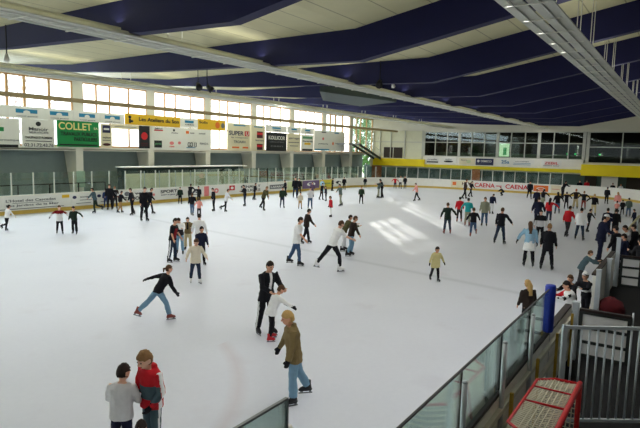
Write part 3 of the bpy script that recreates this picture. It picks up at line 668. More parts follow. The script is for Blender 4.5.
def layer(prev, mask, col):
    m_ = node('ShaderNodeMix', data_type='RGBA'); L.new(prev, m_.inputs[6]); m_.inputs[7].default_value = (*lin(col), 1); L.new(mask, m_.inputs[0]); return m_.outputs[2]
wob = mth('MULTIPLY', n1.outputs[0], 1.2)
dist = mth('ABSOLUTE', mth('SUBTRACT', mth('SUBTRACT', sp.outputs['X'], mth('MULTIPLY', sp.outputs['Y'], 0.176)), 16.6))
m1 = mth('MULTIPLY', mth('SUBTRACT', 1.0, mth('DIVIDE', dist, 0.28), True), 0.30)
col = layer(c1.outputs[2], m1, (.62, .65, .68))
# a faded pink face-off circle near the camera and smudges
dx = mth('SUBTRACT', sp.outputs['X'], 3.2); dy = mth('SUBTRACT', sp.outputs['Y'], 11.0)
rr = mth('SQRT', mth('ADD', mth('MULTIPLY', dx, dx), mth('MULTIPLY', dy, dy)))
near_arc = mth('MULTIPLY', mth('LESS_THAN', sp.outputs['Y'], 8.2), mth('LESS_THAN', sp.outputs['X'], 10.0))
m2 = mth('MULTIPLY', near_arc, mth('MULTIPLY', mth('SUBTRACT', 1.0, mth('DIVIDE', mth('ABSOLUTE', mth('SUBTRACT', rr, 6.0)), 0.22), True), 0.16))
col = layer(col, m2, (.72, .50, .50))
n3 = node('ShaderNodeTexNoise'); n3.inputs['Scale'].default_value = 0.9; L.new(tc.outputs['Object'], n3.inputs['Vector'])
m3 = mth('MULTIPLY', mth('MULTIPLY', mth('SUBTRACT', n3.outputs[0], 0.62), 5.0, True), 0.14)
col = layer(col, m3, (.66, .60, .64))
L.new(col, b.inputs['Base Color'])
# fine skate scratches as bump
mp = node('ShaderNodeMapping'); mp.inputs['Scale'].default_value = (1.2, 14, 1); mp.inputs['Rotation'].default_value = (0, 0, 0.5); L.new(tc.outputs['Object'], mp.inputs[0])
n4 = node('ShaderNodeTexNoise'); n4.inputs['Scale'].default_value = 3; n4.inputs['Detail'].default_value = 4; L.new(mp.outputs[0], n4.inputs['Vector'])
bp = node('ShaderNodeBump'); bp.inputs['Strength'].default_value = 0.08; L.new(n4.outputs[0], bp.inputs['Height']); L.new(bp.outputs[0], b.inputs['Normal'])

def arc_pts(cx, cy, a0, a1, r, n): return [(cx + r * math.cos(R(a0 + (a1 - a0) * i / n)), cy + r * math.sin(R(a0 + (a1 - a0) * i / n))) for i in range(n + 1)]
CXF, CYN, CYF, CXN = END_X - RAD, BOARD_Y + RAD, FAR_Y - RAD, 1.5
def rink_outline(off):
    r = RAD + off
    return (arc_pts(CXF, CYN, -90, 0, r, 14) + arc_pts(CXF, CYF, 0, 90, r, 14) + arc_pts(CXN, CYF, 90, 180, r, 14) + arc_pts(CXN, CYN, 180, 270, r, 14))
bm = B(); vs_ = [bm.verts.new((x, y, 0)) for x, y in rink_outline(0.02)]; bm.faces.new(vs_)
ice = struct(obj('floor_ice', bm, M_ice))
bm = B(); box(bm, XL, XE + 0.2, YR, YW + 1.8, -0.35, -0.04)
struct(obj('floor', bm, M_rubber))
boxobj('ground', (-60, 160, -60, 160, -0.8, -0.4), mat('outdoor ground', (120, 130, 100), 0.9))['kind'] = 'structure'

# roof deck
bm = B(); ys = [37.6, 27, 10, -14.4]
prof = [(y, roof_z(y)) for y in ys] + [(y, roof_z(y) + 0.25) for y in ys[::-1]]
loft(bm, [[Vector((x, y, z)) for y, z in prof] for x in (XL - 0.2, XE + 0.3)])
struct(obj('ceiling', bm, M_cream))
for X in BX:                                                  # deep navy beams, kinked where the roof starts to climb
    low = [(36.9, 8.92), (28, 8.12), (21, 7.70), (9.8, 7.40), (7, 7.92), (3.3, 8.62), (-13.9, 11.9)]
    bm = B()
    pr = low + [(y, roof_z(y) + 0.05) for y in (-13.9, 3.3, 9.8, 21, 28, 36.9)]
    loft(bm, [[Vector((x, y, z)) for y, z in pr] for x in (X - 0.19, X + 0.19)])
    struct(obj('ceiling_beam', bm, M_navy))

# window wall (left): piers, sill band, recess below, mullioned windows above
bm = B()
box(bm, XL, XE, YW, YW + 0.3, 3.92, 4.14); box(bm, XL, XE, YW, YW + 0.3, 8.82, 9.3)
box(bm, XL, XE, YW, YW + 1.7, 3.86, 4.0)
struct(obj('wall_left', bm, M_white))
struct(boxobj('wall_left_recess', (XL, XE, YW + 1.5, YW + 1.7, -0.1, 3.9), M_lowwall))
xs = [XL] + BX + [XE]
bm = B(); box(bm, XL, 61, YW - 0.02, YW + 0.06, 5.96, 6.04); struct(obj('trim_7', bm, M_white))
for X in BX:
    bm = B(); box(bm, X - 0.38, X + 0.38, YW - 0.01, YW + 0.34, 4.0, 9.1)
    struct(obj('wall_pier', bm, M_white))
    bm = B(); loft(bm, [[Vector((X - .28, YW - 0.02, z)), Vector((X + .28, YW - 0.02, z)), Vector((X + .28, YW + d, z)), Vector((X - .28, YW + d, z))] for z, d in ((-.1, 0.6), (4.0, 1.55))])
    struct(obj('wall_pillar', bm, M_white))
E_pane = emit_mat('glowing sky pane', (255, 252, 246), PANE_E)  # opaque glow stands in for bright sky and keeps the sun out
k = 0
for i in range(len(xs) - 1):
    a, c = xs[i] + (0.38 if i else 0), xs[i + 1] - (0.38 if i < len(xs) - 2 else 0)
    k += 1
    clear = c < 24 or a > 55
    fr = [0, .2, .4, .7, 1]
    bm = B(); w = c - a
    mw = M_mull if c > 22 else M_frame
    for t in fr: box(bm, a + w * t - 0.07, a + w * t + 0.07, YW + 0.05, YW + 0.2, 4.14, 8.82)
    for z in (4.14, 7.30, 8.72): box(bm, a, c, YW + 0.06, YW + 0.19, z, z + 0.13)
    fo = struct(obj('window_%d' % k, bm, mw))
    for t0, t1 in zip(fr, fr[1:]):
        xm_ = a + w * (t0 + t1) / 2; clear = c < 24 or (56 < xm_ < 59.8) or xm_ > 62.6
        po = struct(boxobj('pane', (a + w * t0 + 0.06, a + w * t1 - 0.06, YW + 0.11, YW + 0.125, 4.2, 8.76), G_clear if clear else E_pane, fo))

# far end wall
bm = B()
box(bm, XE, XE + 0.3, 29.3, YW + 0.3, 2.3, 3.55); box(bm, XE, XE + 0.3, 29.3, YW + 0.3, 7.2, 9.3)
box(bm, XE, XE + 0.3, YR, 29.3, 7.1, 12.9); box(bm, XE, XE + 0.3, 10, 29.3, 2.3, 3.92); box(bm, XE, XE + 0.3, YR, 10, 2.2, 3.6)
struct(obj('wall_end', bm, M_wall))
struct(boxobj('wall_end_lower', (XE + 0.9, XE + 1.1, YR, YW + 1.7, -0.1, 2.5), M_darkwall))
# the rooms behind the glazing: floor, back wall and ceiling
bm = B(); box(bm, XE + 0.3, XE + 6, YR, YW, 3.4, 3.55); box(bm, XE + 6, XE + 6.2, YR, YW, 3.4, 7.5); box(bm, XE + 0.3, XE + 6, YR, YW, 7.35, 7.5)
box(bm, XE + 0.3, XE + 6, 29.2, 29.4, 3.4, 7.4); box(bm, XE + .3, XE + 6, 9.6, 9.8, 3.4, 7.4)
struct(obj('wall_back_room', bm, M_dark))
def end_window(n, y0, y1, z0, z1, ny, zs, fm, gm, big=()):
    bm = B()
    for i in range(ny + 1):
        y = y0 + (y1 - y0) * i / ny; w = 0.16 if i in big else 0.05
        box(bm, XE - 0.06, XE + 0.12, y - w, y + w, z0, z1)
    for z in zs: box(bm, XE - 0.03, XE + 0.1, y0, y1, z - 0.05, z + 0.05)
    fo = struct(obj('window_%d' % n, bm, fm))
    struct(boxobj('pane', (XE + 0.02, XE + 0.035, y0, y1, z0, z1), gm, fo))
end_window(21, 10, 29.3, 3.92, 7.1, 12, (3.97, 5.75, 7.05), M_frame, G_dim, (0, 3, 6, 9, 12))
end_window(22, YR, 9.6, 3.6, 7.1, 7, (3.65, 5.4, 7.05), M_frame, G_dim, (7,))
struct(boxobj('trim_8', (XE + 3, XE + 3.1, 10.2, 28.8, 3.55, 4.5), mat('pale balustrade', (120, 138, 118), 0.7, 0, 0.3, .6)))
# pale panelled corner room left of the windows
M_panel = mat('pale panel', (222, 222, 196), 0.7, 0, 0.06, 2)
bm = B(); box(bm, XE + 0.1, XE + 0.3, 29.3, YW, 3.5, 7.25)
struct(obj('wall_corner', bm, M_panel))
bm = B()
for y in (29.5, 32.05, 34.15, 35.8, 36.85): box(bm, XE - 0.06, XE + 0.1, y - 0.06, y + 0.06, 3.5, 7.25)
box(bm, XE - 0.05, XE + 0.1, 29.5, YW, 5.68, 5.78)
struct(obj('trim_1', bm, M_frame))
d_ = struct(boxobj('door_1', (XE + 0.02, XE + 0.1, 32.4, 35.2, 3.5, 5.0), M_dark))
boxobj('leaf', (XE - 0.01, XE + 0.03, 33.7, 33.8, 3.5, 5.0), M_frame, d_)['kind'] = 'structure'
struct(boxobj('door_2', (XE - 0.12, XE - 0.04, 35.4, 36.9, 0, 2.45), M_door))
struct(boxobj('door_3', (XE - 0.12, XE - 0.04, 21.6, 22.6, 0, 2.42), M_door))
# yellow balcony fascias
bm = B(); box(bm, XE - 0.45, XE + 0.2, 29.0, 36.6, 2.5, 3.48); struct(obj('trim_2', bm, M_yellow))
bm = B(); box(bm, XE - 0.3, XE + 0.2, 10.0, 29.0, 2.46, 2.86); struct(obj('trim_3', bm, M_dyellow))
bm = B(); box(bm, XE - 1.0, XE + 0.2, YR, 10.0, 2.22, 3.46); struct(obj('trim_4', bm, M_yellow))
bm = B(); box(bm, XE - 0.12, XE + 0.02, 10.0, 29.3, 2.86, 3.92); struct(obj('trim_5', bm, M_white))
# unseen sides that close the hall
struct(boxobj('wall_right', (XL, XE, YR - 0.3, YR, -0.1, 13), M_conc)); struct(boxobj('wall_near', (XL - 0.3, XL, YR, YW, -0.1, 13), M_conc))
# bar under the right balcony: bright panel and dark openings
boxp = boxobj('display_board', (XE - 0.3, XE - 0.22, PAN1, PAN0, -0.04, 2.2), M_white); tag(boxp, 'white rectangular panel under the bright yellow balcony at right', 'panel')
for i, (y0, y1) in enumerate(((3.2, 5.6), (0.2, 2.8), (8.6, 9.8))):
    struct(boxobj('door_%d' % (4 + i), (XE + 0.7, XE + 0.92, y0, y1, 0, 2.3), M_dark))

# ------------------------------------------------------------------ rink boards and glass
def wallstrip(bm, pts, off0, off1, z0, z1):
    """solid strip along an open line of points, thickness between two offsets to the right of travel"""
    n = len(pts); P_ = []
    for i in range(n):
        a = Vector(pts[max(i - 1, 0)]); c = Vector(pts[min(i + 1, n - 1)]); d = (c - a).normalized(); nr = Vector((d.y, -d.x))
        P_.append((Vector(pts[i]) + nr * off0, Vector(pts[i]) + nr * off1))
    loft(bm, [[Vector((*p0, z0)), Vector((*p1, z0)), Vector((*p1, z1)), Vector((*p0, z1))] for p0, p1 in P_])
def boards(label, pts, top=1.14, cap=M_white, kick=True, outer=False):
    bm = B(); wallstrip(bm, pts, 0.0, 0.10, 0.0, top - 0.02)
    o = tag(obj('rink_board', bm, M_board), label, 'rink board', None)
    bm = B(); wallstrip(bm, pts, -0.03, 0.09 if cap is M_cap else 0.14, top - 0.02, top + 0.03); obj('cap_rail', bm, cap, o)
    bm = B(); wallstrip(bm, pts, -0.015, 0.0, 0.0, 0.24); obj('kick_strip', bm, M_kick, o)
    return o
# travel counter-clockwise so that "right of travel" is outside the rink
far_left = [(x, FAR_Y) for x in (CXF, 40, 20, CXN)]
boards('long white dasher board with adverts along the window side', far_left)
boards('curved white dasher board at the far left corner', arc_pts(CXF, CYF, 0, 90, RAD, 14))
boards('white dasher board with large red lettering across the far end', [(END_X, CYN), (END_X, 18), (END_X, CYF)])
boards('plain curved white dasher board at the far right corner', arc_pts(CXF, CYN, -90, 0, RAD, 14), top=1.2)
nb = boards('near dasher board with dark cap rail below the camera', [(CXN, BOARD_Y), (6, BOARD_Y), (12.3, BOARD_Y)], 1.14, M_cap)
boards('short grey-topped dasher board between two open gates', [(16.0, BOARD_Y), (20.4, BOARD_Y)], 1.14, M_cap)
boards('dasher board running on beyond far open gate on the right', [(23.0, BOARD_Y), (40, BOARD_Y), (CXF, BOARD_Y)], 1.14, M_cap)
# outside framing of the near board: rails, yellow and grey uprights
M_backing = mat('board backing', (214, 212, 196), 0.6, 0, 0.12, 3)
for i, z in enumerate((0.18, 0.55, 0.92)):
    bm = B(); box(bm, 2.0, 12.25, BOARD_Y - 0.16, BOARD_Y - 0.101, z, z + 0.07); obj('rail', bm, M_backing, nb)
M_yel2 = mat('yellow upright paint', (196, 160, 60), 0.5)
for i in range(7):
    X = 2.7 + 1.52 * i
    bm = B(); box(bm, X - 0.022, X + 0.022, BOARD_Y - 0.21, BOARD_Y - 0.165, 0.0, 1.1); obj('upright', bm, M_yel2, nb)

def screen(label, pts, z0, z1, step, post_m, glass, post=True, inset=0.05, psize=0.03, ztop_post=None, start_mid=False):
    """glass screen standing on the boards, one pane and one post per step"""
    seg = []; P_ = [Vector(p) for p in pts]; Lc = [0]
    for a, c in zip(P_, P_[1:]): Lc.append(Lc[-1] + (c - a).length)
    n = max(1, round(Lc[-1] / step))
    def at(s):
        for i in range(len(P_) - 1):
            if s <= Lc[i + 1] + 1e-6:
                t = (s - Lc[i]) / (Lc[i + 1] - Lc[i]); return P_[i].lerp(P_[i + 1], t), (P_[i + 1] - P_[i]).normalized()
    r = empty('glass_screen', (P_[0].x, P_[0].y, z0), label, 'glass screen')
    inv = Matrix.Translation((-P_[0].x, -P_[0].y, -z0))
    for i in range(n + 1):
        p, d = at(Lc[-1] * i / n); nr = Vector((d.y, -d.x)); c = p + nr * inset
        if post:
            M = inv @ Matrix(((d.x, nr.x, 0, c.x), (d.y, nr.y, 0, c.y), (0, 0, 1, 0), (0, 0, 0, 1)))
            bm = B(); box(bm, -psize, psize, -0.035, 0.035, z0, ztop_post or z1, 0, M); obj('post', bm, post_m, r)
        if i < n:
            q, d2 = at(Lc[-1] * (i + 1) / n); a = p + nr * inset; nr2 = Vector((d2.y, -d2.x)); e = q + nr2 * inset
            dd = (e - a).normalized(); L_ = (e - a).length; nn = Vector((dd.y, -dd.x))
            M = inv @ Matrix(((dd.x, nn.x, 0, a.x), (dd.y, nn.y, 0, a.y), (0, 0, 1, 0), (0, 0, 0, 1)))
            bm = B(); box(bm, psize if post else 0.004, L_ - (psize if post else 0.004), -0.006, 0.006, z0, z1, 0, M); obj('glass_pane', bm, glass, r)
    return r
M_post = mat('white post', (224, 226, 216), 0.5)
screen('glass screen with white posts on window side boards', [(41, FAR_Y), (CXN + 6, FAR_Y)], 1.17, 2.52, 1.33, M_post, G_far)
screen('glass screen on far half of window side boards', [(CXF, FAR_Y), (41, FAR_Y)], 1.17, 2.52, 1.33, M_post, G_far)
screen('curved glass screen at far left corner', arc_pts(CXF, CYF, 0, 90, RAD, 14), 1.17, 2.5, 1.4, M_post, G_far)
screen('glass screen above the red-lettered far boards', [(END_X, CYN), (END_X, CYF)], 1.17, 2.48, 1.3, M_post, G_far)
# near screens: low panes with black joints, aluminium posts outside, then a taller pane towards the camera
sc_ = empty('glass_screen', (2.5, BOARD_Y, 1.17), 'near glass screen with dark edges and aluminium posts above dark cap rail', 'glass screen')
X0 = [2.52, 4.05, 5.56, 7.08, 8.6, 9.95]
for a, c in zip(X0, X0[1:]):
    bm = B(); box(bm, a + 0.008, c - 0.008, BOARD_Y - 0.062, BOARD_Y - 0.05, 1.17, 1.945); g = obj('glass_pane', bm, G_near, sc_)
    g.matrix_parent_inverse = Matrix.Translation((-2.5, -BOARD_Y, -1.17))
    bm = B(); box(bm, a, c, BOARD_Y - 0.068, BOARD_Y - 0.044, 1.945, 1.962); box(bm, a - 0.008, a + 0.008, BOARD_Y - 0.066, BOARD_Y - 0.046, 1.17, 1.945)
    g = obj('edge_seal', bm, M_black, sc_); g.matrix_parent_inverse = Matrix.Translation((-2.5, -BOARD_Y, -1.17))
for a in X0[1:5]:
    bm = B(); tube(bm, [(a - .1, BOARD_Y - 0.13, 0.40), (a - .1, BOARD_Y - 0.13, 1.86)], 0.032, 10); tube(bm, [(a - .1, BOARD_Y - 0.13, 1.86), (a - .1, BOARD_Y - 0.13, 1.885)], [0.034, 0.02], 10)
    g = obj('post', bm, M_alu, sc_, True); g.matrix_parent_inverse = Matrix.Translation((-2.5, -BOARD_Y, -1.17))
st = empty('glass_screen', (1.6, BOARD_Y, 1.17), 'tall end pane of glass with pale aluminium post at bottom centre', 'glass screen')
for a, c in ((-1.0, 1.0), (1.0, 2.45)):
    bm = B(); box(bm, a + 0.005, c - 0.005, BOARD_Y - 0.062, BOARD_Y - 0.05, 1.17, 2.80); g = obj('glass_pane', bm, G_near, st); g.matrix_parent_inverse = Matrix.Translation((-1.6, -BOARD_Y, -1.17))
    bm = B(); box(bm, a, c, BOARD_Y - 0.066, BOARD_Y - 0.046, 2.80, 2.812); box(bm, c - 0.005, c + 0.005, BOARD_Y - 0.066, BOARD_Y - 0.046, 1.17, 2.80)
    g = obj('edge_seal', bm, M_steel, st); g.matrix_parent_inverse = Matrix.Translation((-1.6, -BOARD_Y, -1.17))
bm = B(); tube(bm, [(2.5, BOARD_Y - 0.02, 1.17), (2.5, BOARD_Y - 0.02, 2.60)], 0.035, 10); g = obj('post', bm, M_white, st, True); g.matrix_parent_inverse = Matrix.Translation((-1.6, -BOARD_Y, -1.17))
# blue padded post where the near glass ends
bm = B(); tube(bm, [(10.08, BOARD_Y - 0.06, 0.30), (10.08, BOARD_Y - 0.06, 1.17)], 0.045, 12); bp_ = tag(obj('padded_post', bm, M_steel, None, True), 'blue padded post at the end of near glass screen', 'post')
bm = B(); loft(bm, [ring(Vector((10.08, BOARD_Y - 0.06, z)), Vector((1, 0, 0)), Vector((0, 1, 0)), r, r, 14) for z, r in ((1.17, .08), (1.2, .09), (1.98, .09), (2.01, .08), (2.02, .04))]); obj('pad', bm, M_bluepad, bp_, True)

# open gates: steel frame with three white slats, swung outwards
def gate(loc, L_, label, ang=-90.0):
    r = empty('rink_gate', loc, label, 'gate', None, R(ang))
    bm = B()
    for x in (0.03, L_ - 0.03): box(bm, x - 0.035, x + 0.035, -0.04, 0.04, 0.0, 1.0)
    for z in (0.0, 0.30, 0.62, 0.94): box(bm, 0, L_, -0.035, 0.035, z, z + 0.06)
    obj('frame', bm, mat('dark gate frame', (60, 64, 62), 0.5, 0.3), r)
    for z0, z1 in ((0.065, 0.295), (0.365, 0.615), (0.685, 0.935)):
        bm = B(); box(bm, 0.07, L_ - 0.07, -0.02, 0.02, z0, z1); obj('slat', bm, mat('gate white', (250, 250, 246), 0.5), r)
    bm = B(); box(bm, 0, L_, -0.05, 0.05, 1.0, 1.05); obj('top_rail', bm, M_cap, r)
    bm = B(); tube(bm, [(L_ + 0.02, 0.03, 0.05), (L_ + 0.02, 0.03, 1.12)], 0.018, 8); obj('latch_rod', bm, M_alu, r, True)
    return r
gate((12.7, BOARD_Y - 0.2, -0.03), 0.98, 'open white slatted gate directly behind grey barred fence')
gate((20.7, BOARD_Y - 0.25, -0.03), 0.62, 'open white slatted gate farther off below dark-clothed spectators', -88)
for i, (X, z, lab) in enumerate(((12.42, 1.2, 'grey steel gate post at near open gate'), (15.9, 1.3, 'grey steel gate post beside leaning children'), (18.2, 1.25, 'grey steel upright halfway along short board'), (20.55, 1.6, 'pale steel gate post at far open gate'))):
    bm = B(); box(bm, X - 0.06, X + 0.06, BOARD_Y - 0.22, BOARD_Y - 0.1, -0.04, z); box(bm, X - 0.075, X + 0.075, BOARD_Y - 0.235, BOARD_Y - 0.085, z, z + 0.02)
    tag(obj('gate_post', bm, M_gal), lab, 'post')

# barred fence in front of the gate
fa, fb = Vector((9.05, 1.40)), Vector((9.95, 0.10)); fd = (fb - fa).normalized(); fang = math.atan2(fd.y, fd.x); FL = (fb - fa).length
fe = empty('barred_fence', (fa.x, fa.y, -0.04), 'grey steel fence with upright bars at lower right', 'fence', None, fang)
for z, n_ in ((1.62, 'top_rail'), (0.10, 'bottom_rail')):
    bm = B(); box(bm, 0, FL, -0.02, 0.02, z, z + 0.05); obj(n_, bm, M_gal, fe)
bm = B(); box(bm, -0.04, 0.035, -0.03, 0.03, 0, 1.68); obj('post', bm, M_gal, fe)
nb_ = 12
for i in range(1, nb_):
    bm = B(); tube(bm, [(FL * i / nb_, 0, 0.14), (FL * i / nb_, 0, 1.63)], 0.017, 8); obj('bar', bm, M_gal, fe, True)
bm = B(); box(bm, FL - 0.03, FL + 0.03, -0.03, 0.03, 0, 1.68); obj('post', bm, M_gal, fe)

# hockey goal lying against the outside of the near board, mouth to the right
gx0, gx1, gy, gz = 5.98, 7.83, 0.98, 1.22
gl = empty('hockey_goal', (gx1, gy, -0.04), 'red steel hockey goal with white netting parked outside the near board', 'goal')
GI = Matrix.Translation((-gx1, -gy, 0.04))
def gpart(name, bm, m): o = obj(name, bm, m, gl, True); o.matrix_parent_inverse = GI; return o
for X in (gx0, gx1): bm = B(); tube(bm, [(X, gy, -0.04), (X, gy, gz)], 0.034, 12); gpart('goalpost', bm, M_redpaint)
bm = B(); tube(bm, [(gx0 - 0.034, gy, gz), (gx1 + 0.034, gy, gz)], 0.034, 12); gpart('crossbar', bm, M_redpaint)
ty, by = gy + 0.50, gy + 0.70
topback = [(gx0, gy, gz), (gx0 + 0.02, ty - 0.2, gz), (gx0 + 0.2, ty, gz), (gx1 - 0.2, ty, gz), (gx1 - 0.02, ty - 0.2, gz), (gx1, gy, gz)]
bm = B(); tube(bm, topback, 0.02, 8, side=(0, 0, 1)); gpart('top_frame', bm, M_redpaint)
botback = [(gx0, gy, 0), (gx0 + 0.02, by - 0.3, 0), (gx0 + 0.25, by, 0), (gx1 - 0.25, by, 0), (gx1 - 0.02, by - 0.3, 0), (gx1, gy, 0)]
bm = B(); tube(bm, botback, 0.022, 8, side=(0, 0, 1)); gpart('base_frame', bm, M_redpaint)
xm = (gx0 + gx1) / 2
bm = B(); tube(bm, [(xm, gy, gz), (xm, ty, gz - 0.005), (xm, by, 0)], 0.018, 8, side=(1, 0, 0)); gpart('centre_brace', bm, M_redpaint)
bm = B(); tube(bm, [(xm + .5, gy, gz), (xm + .5, ty, gz - 0.005)], 0.012, 8, side=(1, 0, 0)); gpart('brace', bm, M_redpaint)
def polyat(pts, t):
    P_ = [Vector(p) for p in pts]; Ls = [(b_ - a_).length for a_, b_ in zip(P_, P_[1:])]; s = t * sum(Ls)
    for a_, b_, l in zip(P_, P_[1:], Ls):
        if s <= l: return a_.lerp(b_, s / l)
        s -= l
    return P_[-1]
bm = B(); NU, NV = 52, 16                                   # net: real cords, one mesh of netting
for i in range(NU + 1):
    a = polyat(topback, i / NU); c = polyat(botback, i / NU)
    tube(bm, [a, a.lerp(c, 0.35) + Vector((0, -0.03, -0.0)), c], 0.0075, 4)
    tp_ = Vector((a.x, gy, gz)); 
    if abs(a.y - gy) > 0.05: tube(bm, [tp_, tp_.lerp(a, .5) - Vector((0, 0, .03)), a], 0.0075, 4)
for j in range(1, NV + 1):
    t = j / (NV + 1)
    tube(bm, [polyat(topback, i / 26).lerp(polyat(botback, i / 26), t) + Vector((0, -0.03 * math.sin(math.pi * t), 0)) for i in range(27)], 0.0075, 4)
for j in range(1, 8):
    y_ = gy + 0.5 * j / 8
    tube(bm, [(gx0, y_, gz - .01), (xm, y_, gz - 0.025), (gx1, y_, gz - .01)], 0.0075, 4)
gpart('netting', bm, M_net)
# round red bag on the dark floor
bm = B(); ellip(bm, Vector((0, 0, 0.28)), Matrix.Identity(3), 0.36, 0.33, 0.30, 18, 12, lambda d: 1 + 0.06 * math.sin(7 * d.x + 5 * d.y + 6 * d.z) + (0.05 if d.z > .9 else 0))
rb = tag(obj('round_bag', bm, mat('red fabric', (92, 20, 28), 0.9, 0, 0.3, 14, 0.3), None, True, (BAGX, BAGY, -0.04)), 'round dark red fabric bag on black floor behind the gates', 'bag')
bm = B(); tube(bm, [(-0.1, 0, 0.5), (-0.06, 0, 0.58), (0.06, 0, 0.58), (0.1, 0, 0.5)], 0.014, 6); obj('handle', bm, M_black, rb, True)
# sloping handrail by the right spectators
hr = empty('handrail', (26.6, 1.2, -0.04), 'pale sloping handrail at right edge beside spectators', 'handrail')
HI = Matrix.Translation((-26.6, -1.2, 0.04))
bm = B(); tube(bm, [(24.6, 1.80, 1.45), (27.0, 1.61, 1.80)], 0.045, 8); o = obj('rail', bm, mat('pale wood', (190, 180, 140), 0.6), hr, True); o.matrix_parent_inverse = HI
for t in (0.15, 0.9):
    p = Vector((24.6, 1.80, 1.45)).lerp(Vector((27.0, 1.61, 1.80)), t); bm = B(); tube(bm, [(p.x, p.y, -0.04), tuple(p)], 0.03, 8); o = obj('post', bm, M_gal, hr, True); o.matrix_parent_inverse = HI

# ------------------------------------------------------------------ behind the left glass: benches box, railings
pb = empty('players_box', (25.9, 35.2, -0.04), 'long cream players box with flat roof behind window side glass', 'shelter')
PI_ = Matrix.Translation((-25.9, -35.2, 0.04))
def ppart(name, dims, m):
    o = boxobj(name, dims, m, pb); o.matrix_parent_inverse = PI_; return o
M_pbox = mat('cream panel', (226, 224, 192), 0.6, 0, 0.06, 2)
xs_ = [25.9, 27.65, 29.1, 30.75, 32.4, 34.1, 35.7, 37.35, 39.2]
for a, c in zip(xs_, xs_[1:]): ppart('panel', (a + 0.03, c - 0.03, 35.0, 35.05, 0.85, 2.22), M_pbox)
for a in xs_: ppart('post', (a - 0.03, a + 0.03, 34.98, 35.06, -0.04, 2.4), M_gal)
ppart('roof', (25.8, 39.4, 34.85, 36.0, 2.66, 2.74), M_white); ppart('back_wall', (25.9, 39.3, 35.9, 35.96, -0.04, 2.66), M_darkwall)
ppart('seat', (26.1, 39.0, 35.1, 35.5, 0.4, 0.46), M_conc)
for nm, a, c, lab in (('near', 10.0, 25.0, 'dark railing behind glass in front of grey wall, left part'), ('far', 41.0, 60.0, 'dark railing behind glass in front of grey wall, far part')):
    rl = empty('railing', (a, 36.2, -0.04), lab, 'railing'); ri = Matrix.Translation((-a, -36.2, 0.04))
    for z in (0.75, 1.55):
        o = boxobj('rail', (a, c, 36.17, 36.23, z, z + 0.06), M_black, rl); o.matrix_parent_inverse = ri
    n = int((c - a) / 1.9)
    for i in range(n + 1):
        X = a + (c - a) * i / n; o = boxobj('post', (X - 0.03, X + 0.03, 36.17, 36.23, -0.04, 1.6), M_black, rl); o.matrix_parent_inverse = ri
struct(boxobj('trim_6', (XL, XE - 2, YW - 0.1, YW + 1.5, -0.04, 0.5), mat('mossy concrete kerb', (150, 150, 96), 0.9, 0, 0.2, 1)))
nt_ = tag(boxobj('notice', (23.2, 23.85, YW - 0.07, YW - 0.03, 1.2, 2.4), mat('pale green paper', (176, 204, 186), 0.7)), 'pale green notice on the first white pillar behind left glass', 'notice')

# steel stair up to the gallery at the far left corner
stc = empty('steel_stair', (58.5, 36.2, 5.3), 'dark steel stair sloping to the yellow balcony at far left', 'staircase')
SI = Matrix.Translation((-58.5, -36.2, -5.3))
a, c = Vector((61.5, 35.7, 5.25)), Vector((67.5, 35.7, 3.45))
for y in (35.4, 36.4):
    bm = B(); loft(bm, [[Vector((p.x, y - 0.05, p.z - 0.18)), Vector((p.x, y + 0.05, p.z - 0.18)), Vector((p.x, y + 0.05, p.z + 0.12)), Vector((p.x, y - 0.05, p.z + 0.12))] for p in (a, c)])
    o = obj('stringer', bm, mat('dark green steel', (60, 70, 66), 0.5), stc); o.matrix_parent_inverse = SI
for i in range(10):
    p = a.lerp(c, (i + .5) / 10); o = boxobj('tread', (p.x - 0.14, p.x + 0.14, 35.45, 36.35, p.z - 0.03, p.z + 0.02), M_steel, stc); o.matrix_parent_inverse = SI
o = boxobj('platform', (58.6, 61.6, 35.3, 36.95, 5.15, 5.3), M_steel, stc); o.matrix_parent_inverse = SI
bm = B(); tube(bm, [a + Vector((0, -.3, 1.0)), c + Vector((0, -.3, 1.0))], 0.03, 8)
for t in (0, .5, 1): p = a.lerp(c, t) + Vector((0, -.3, 0)); tube(bm, [p, p + Vector((0, 0, 1))], 0.025, 6)
o = obj('handrail', bm, M_frame, stc, True); o.matrix_parent_inverse = SI

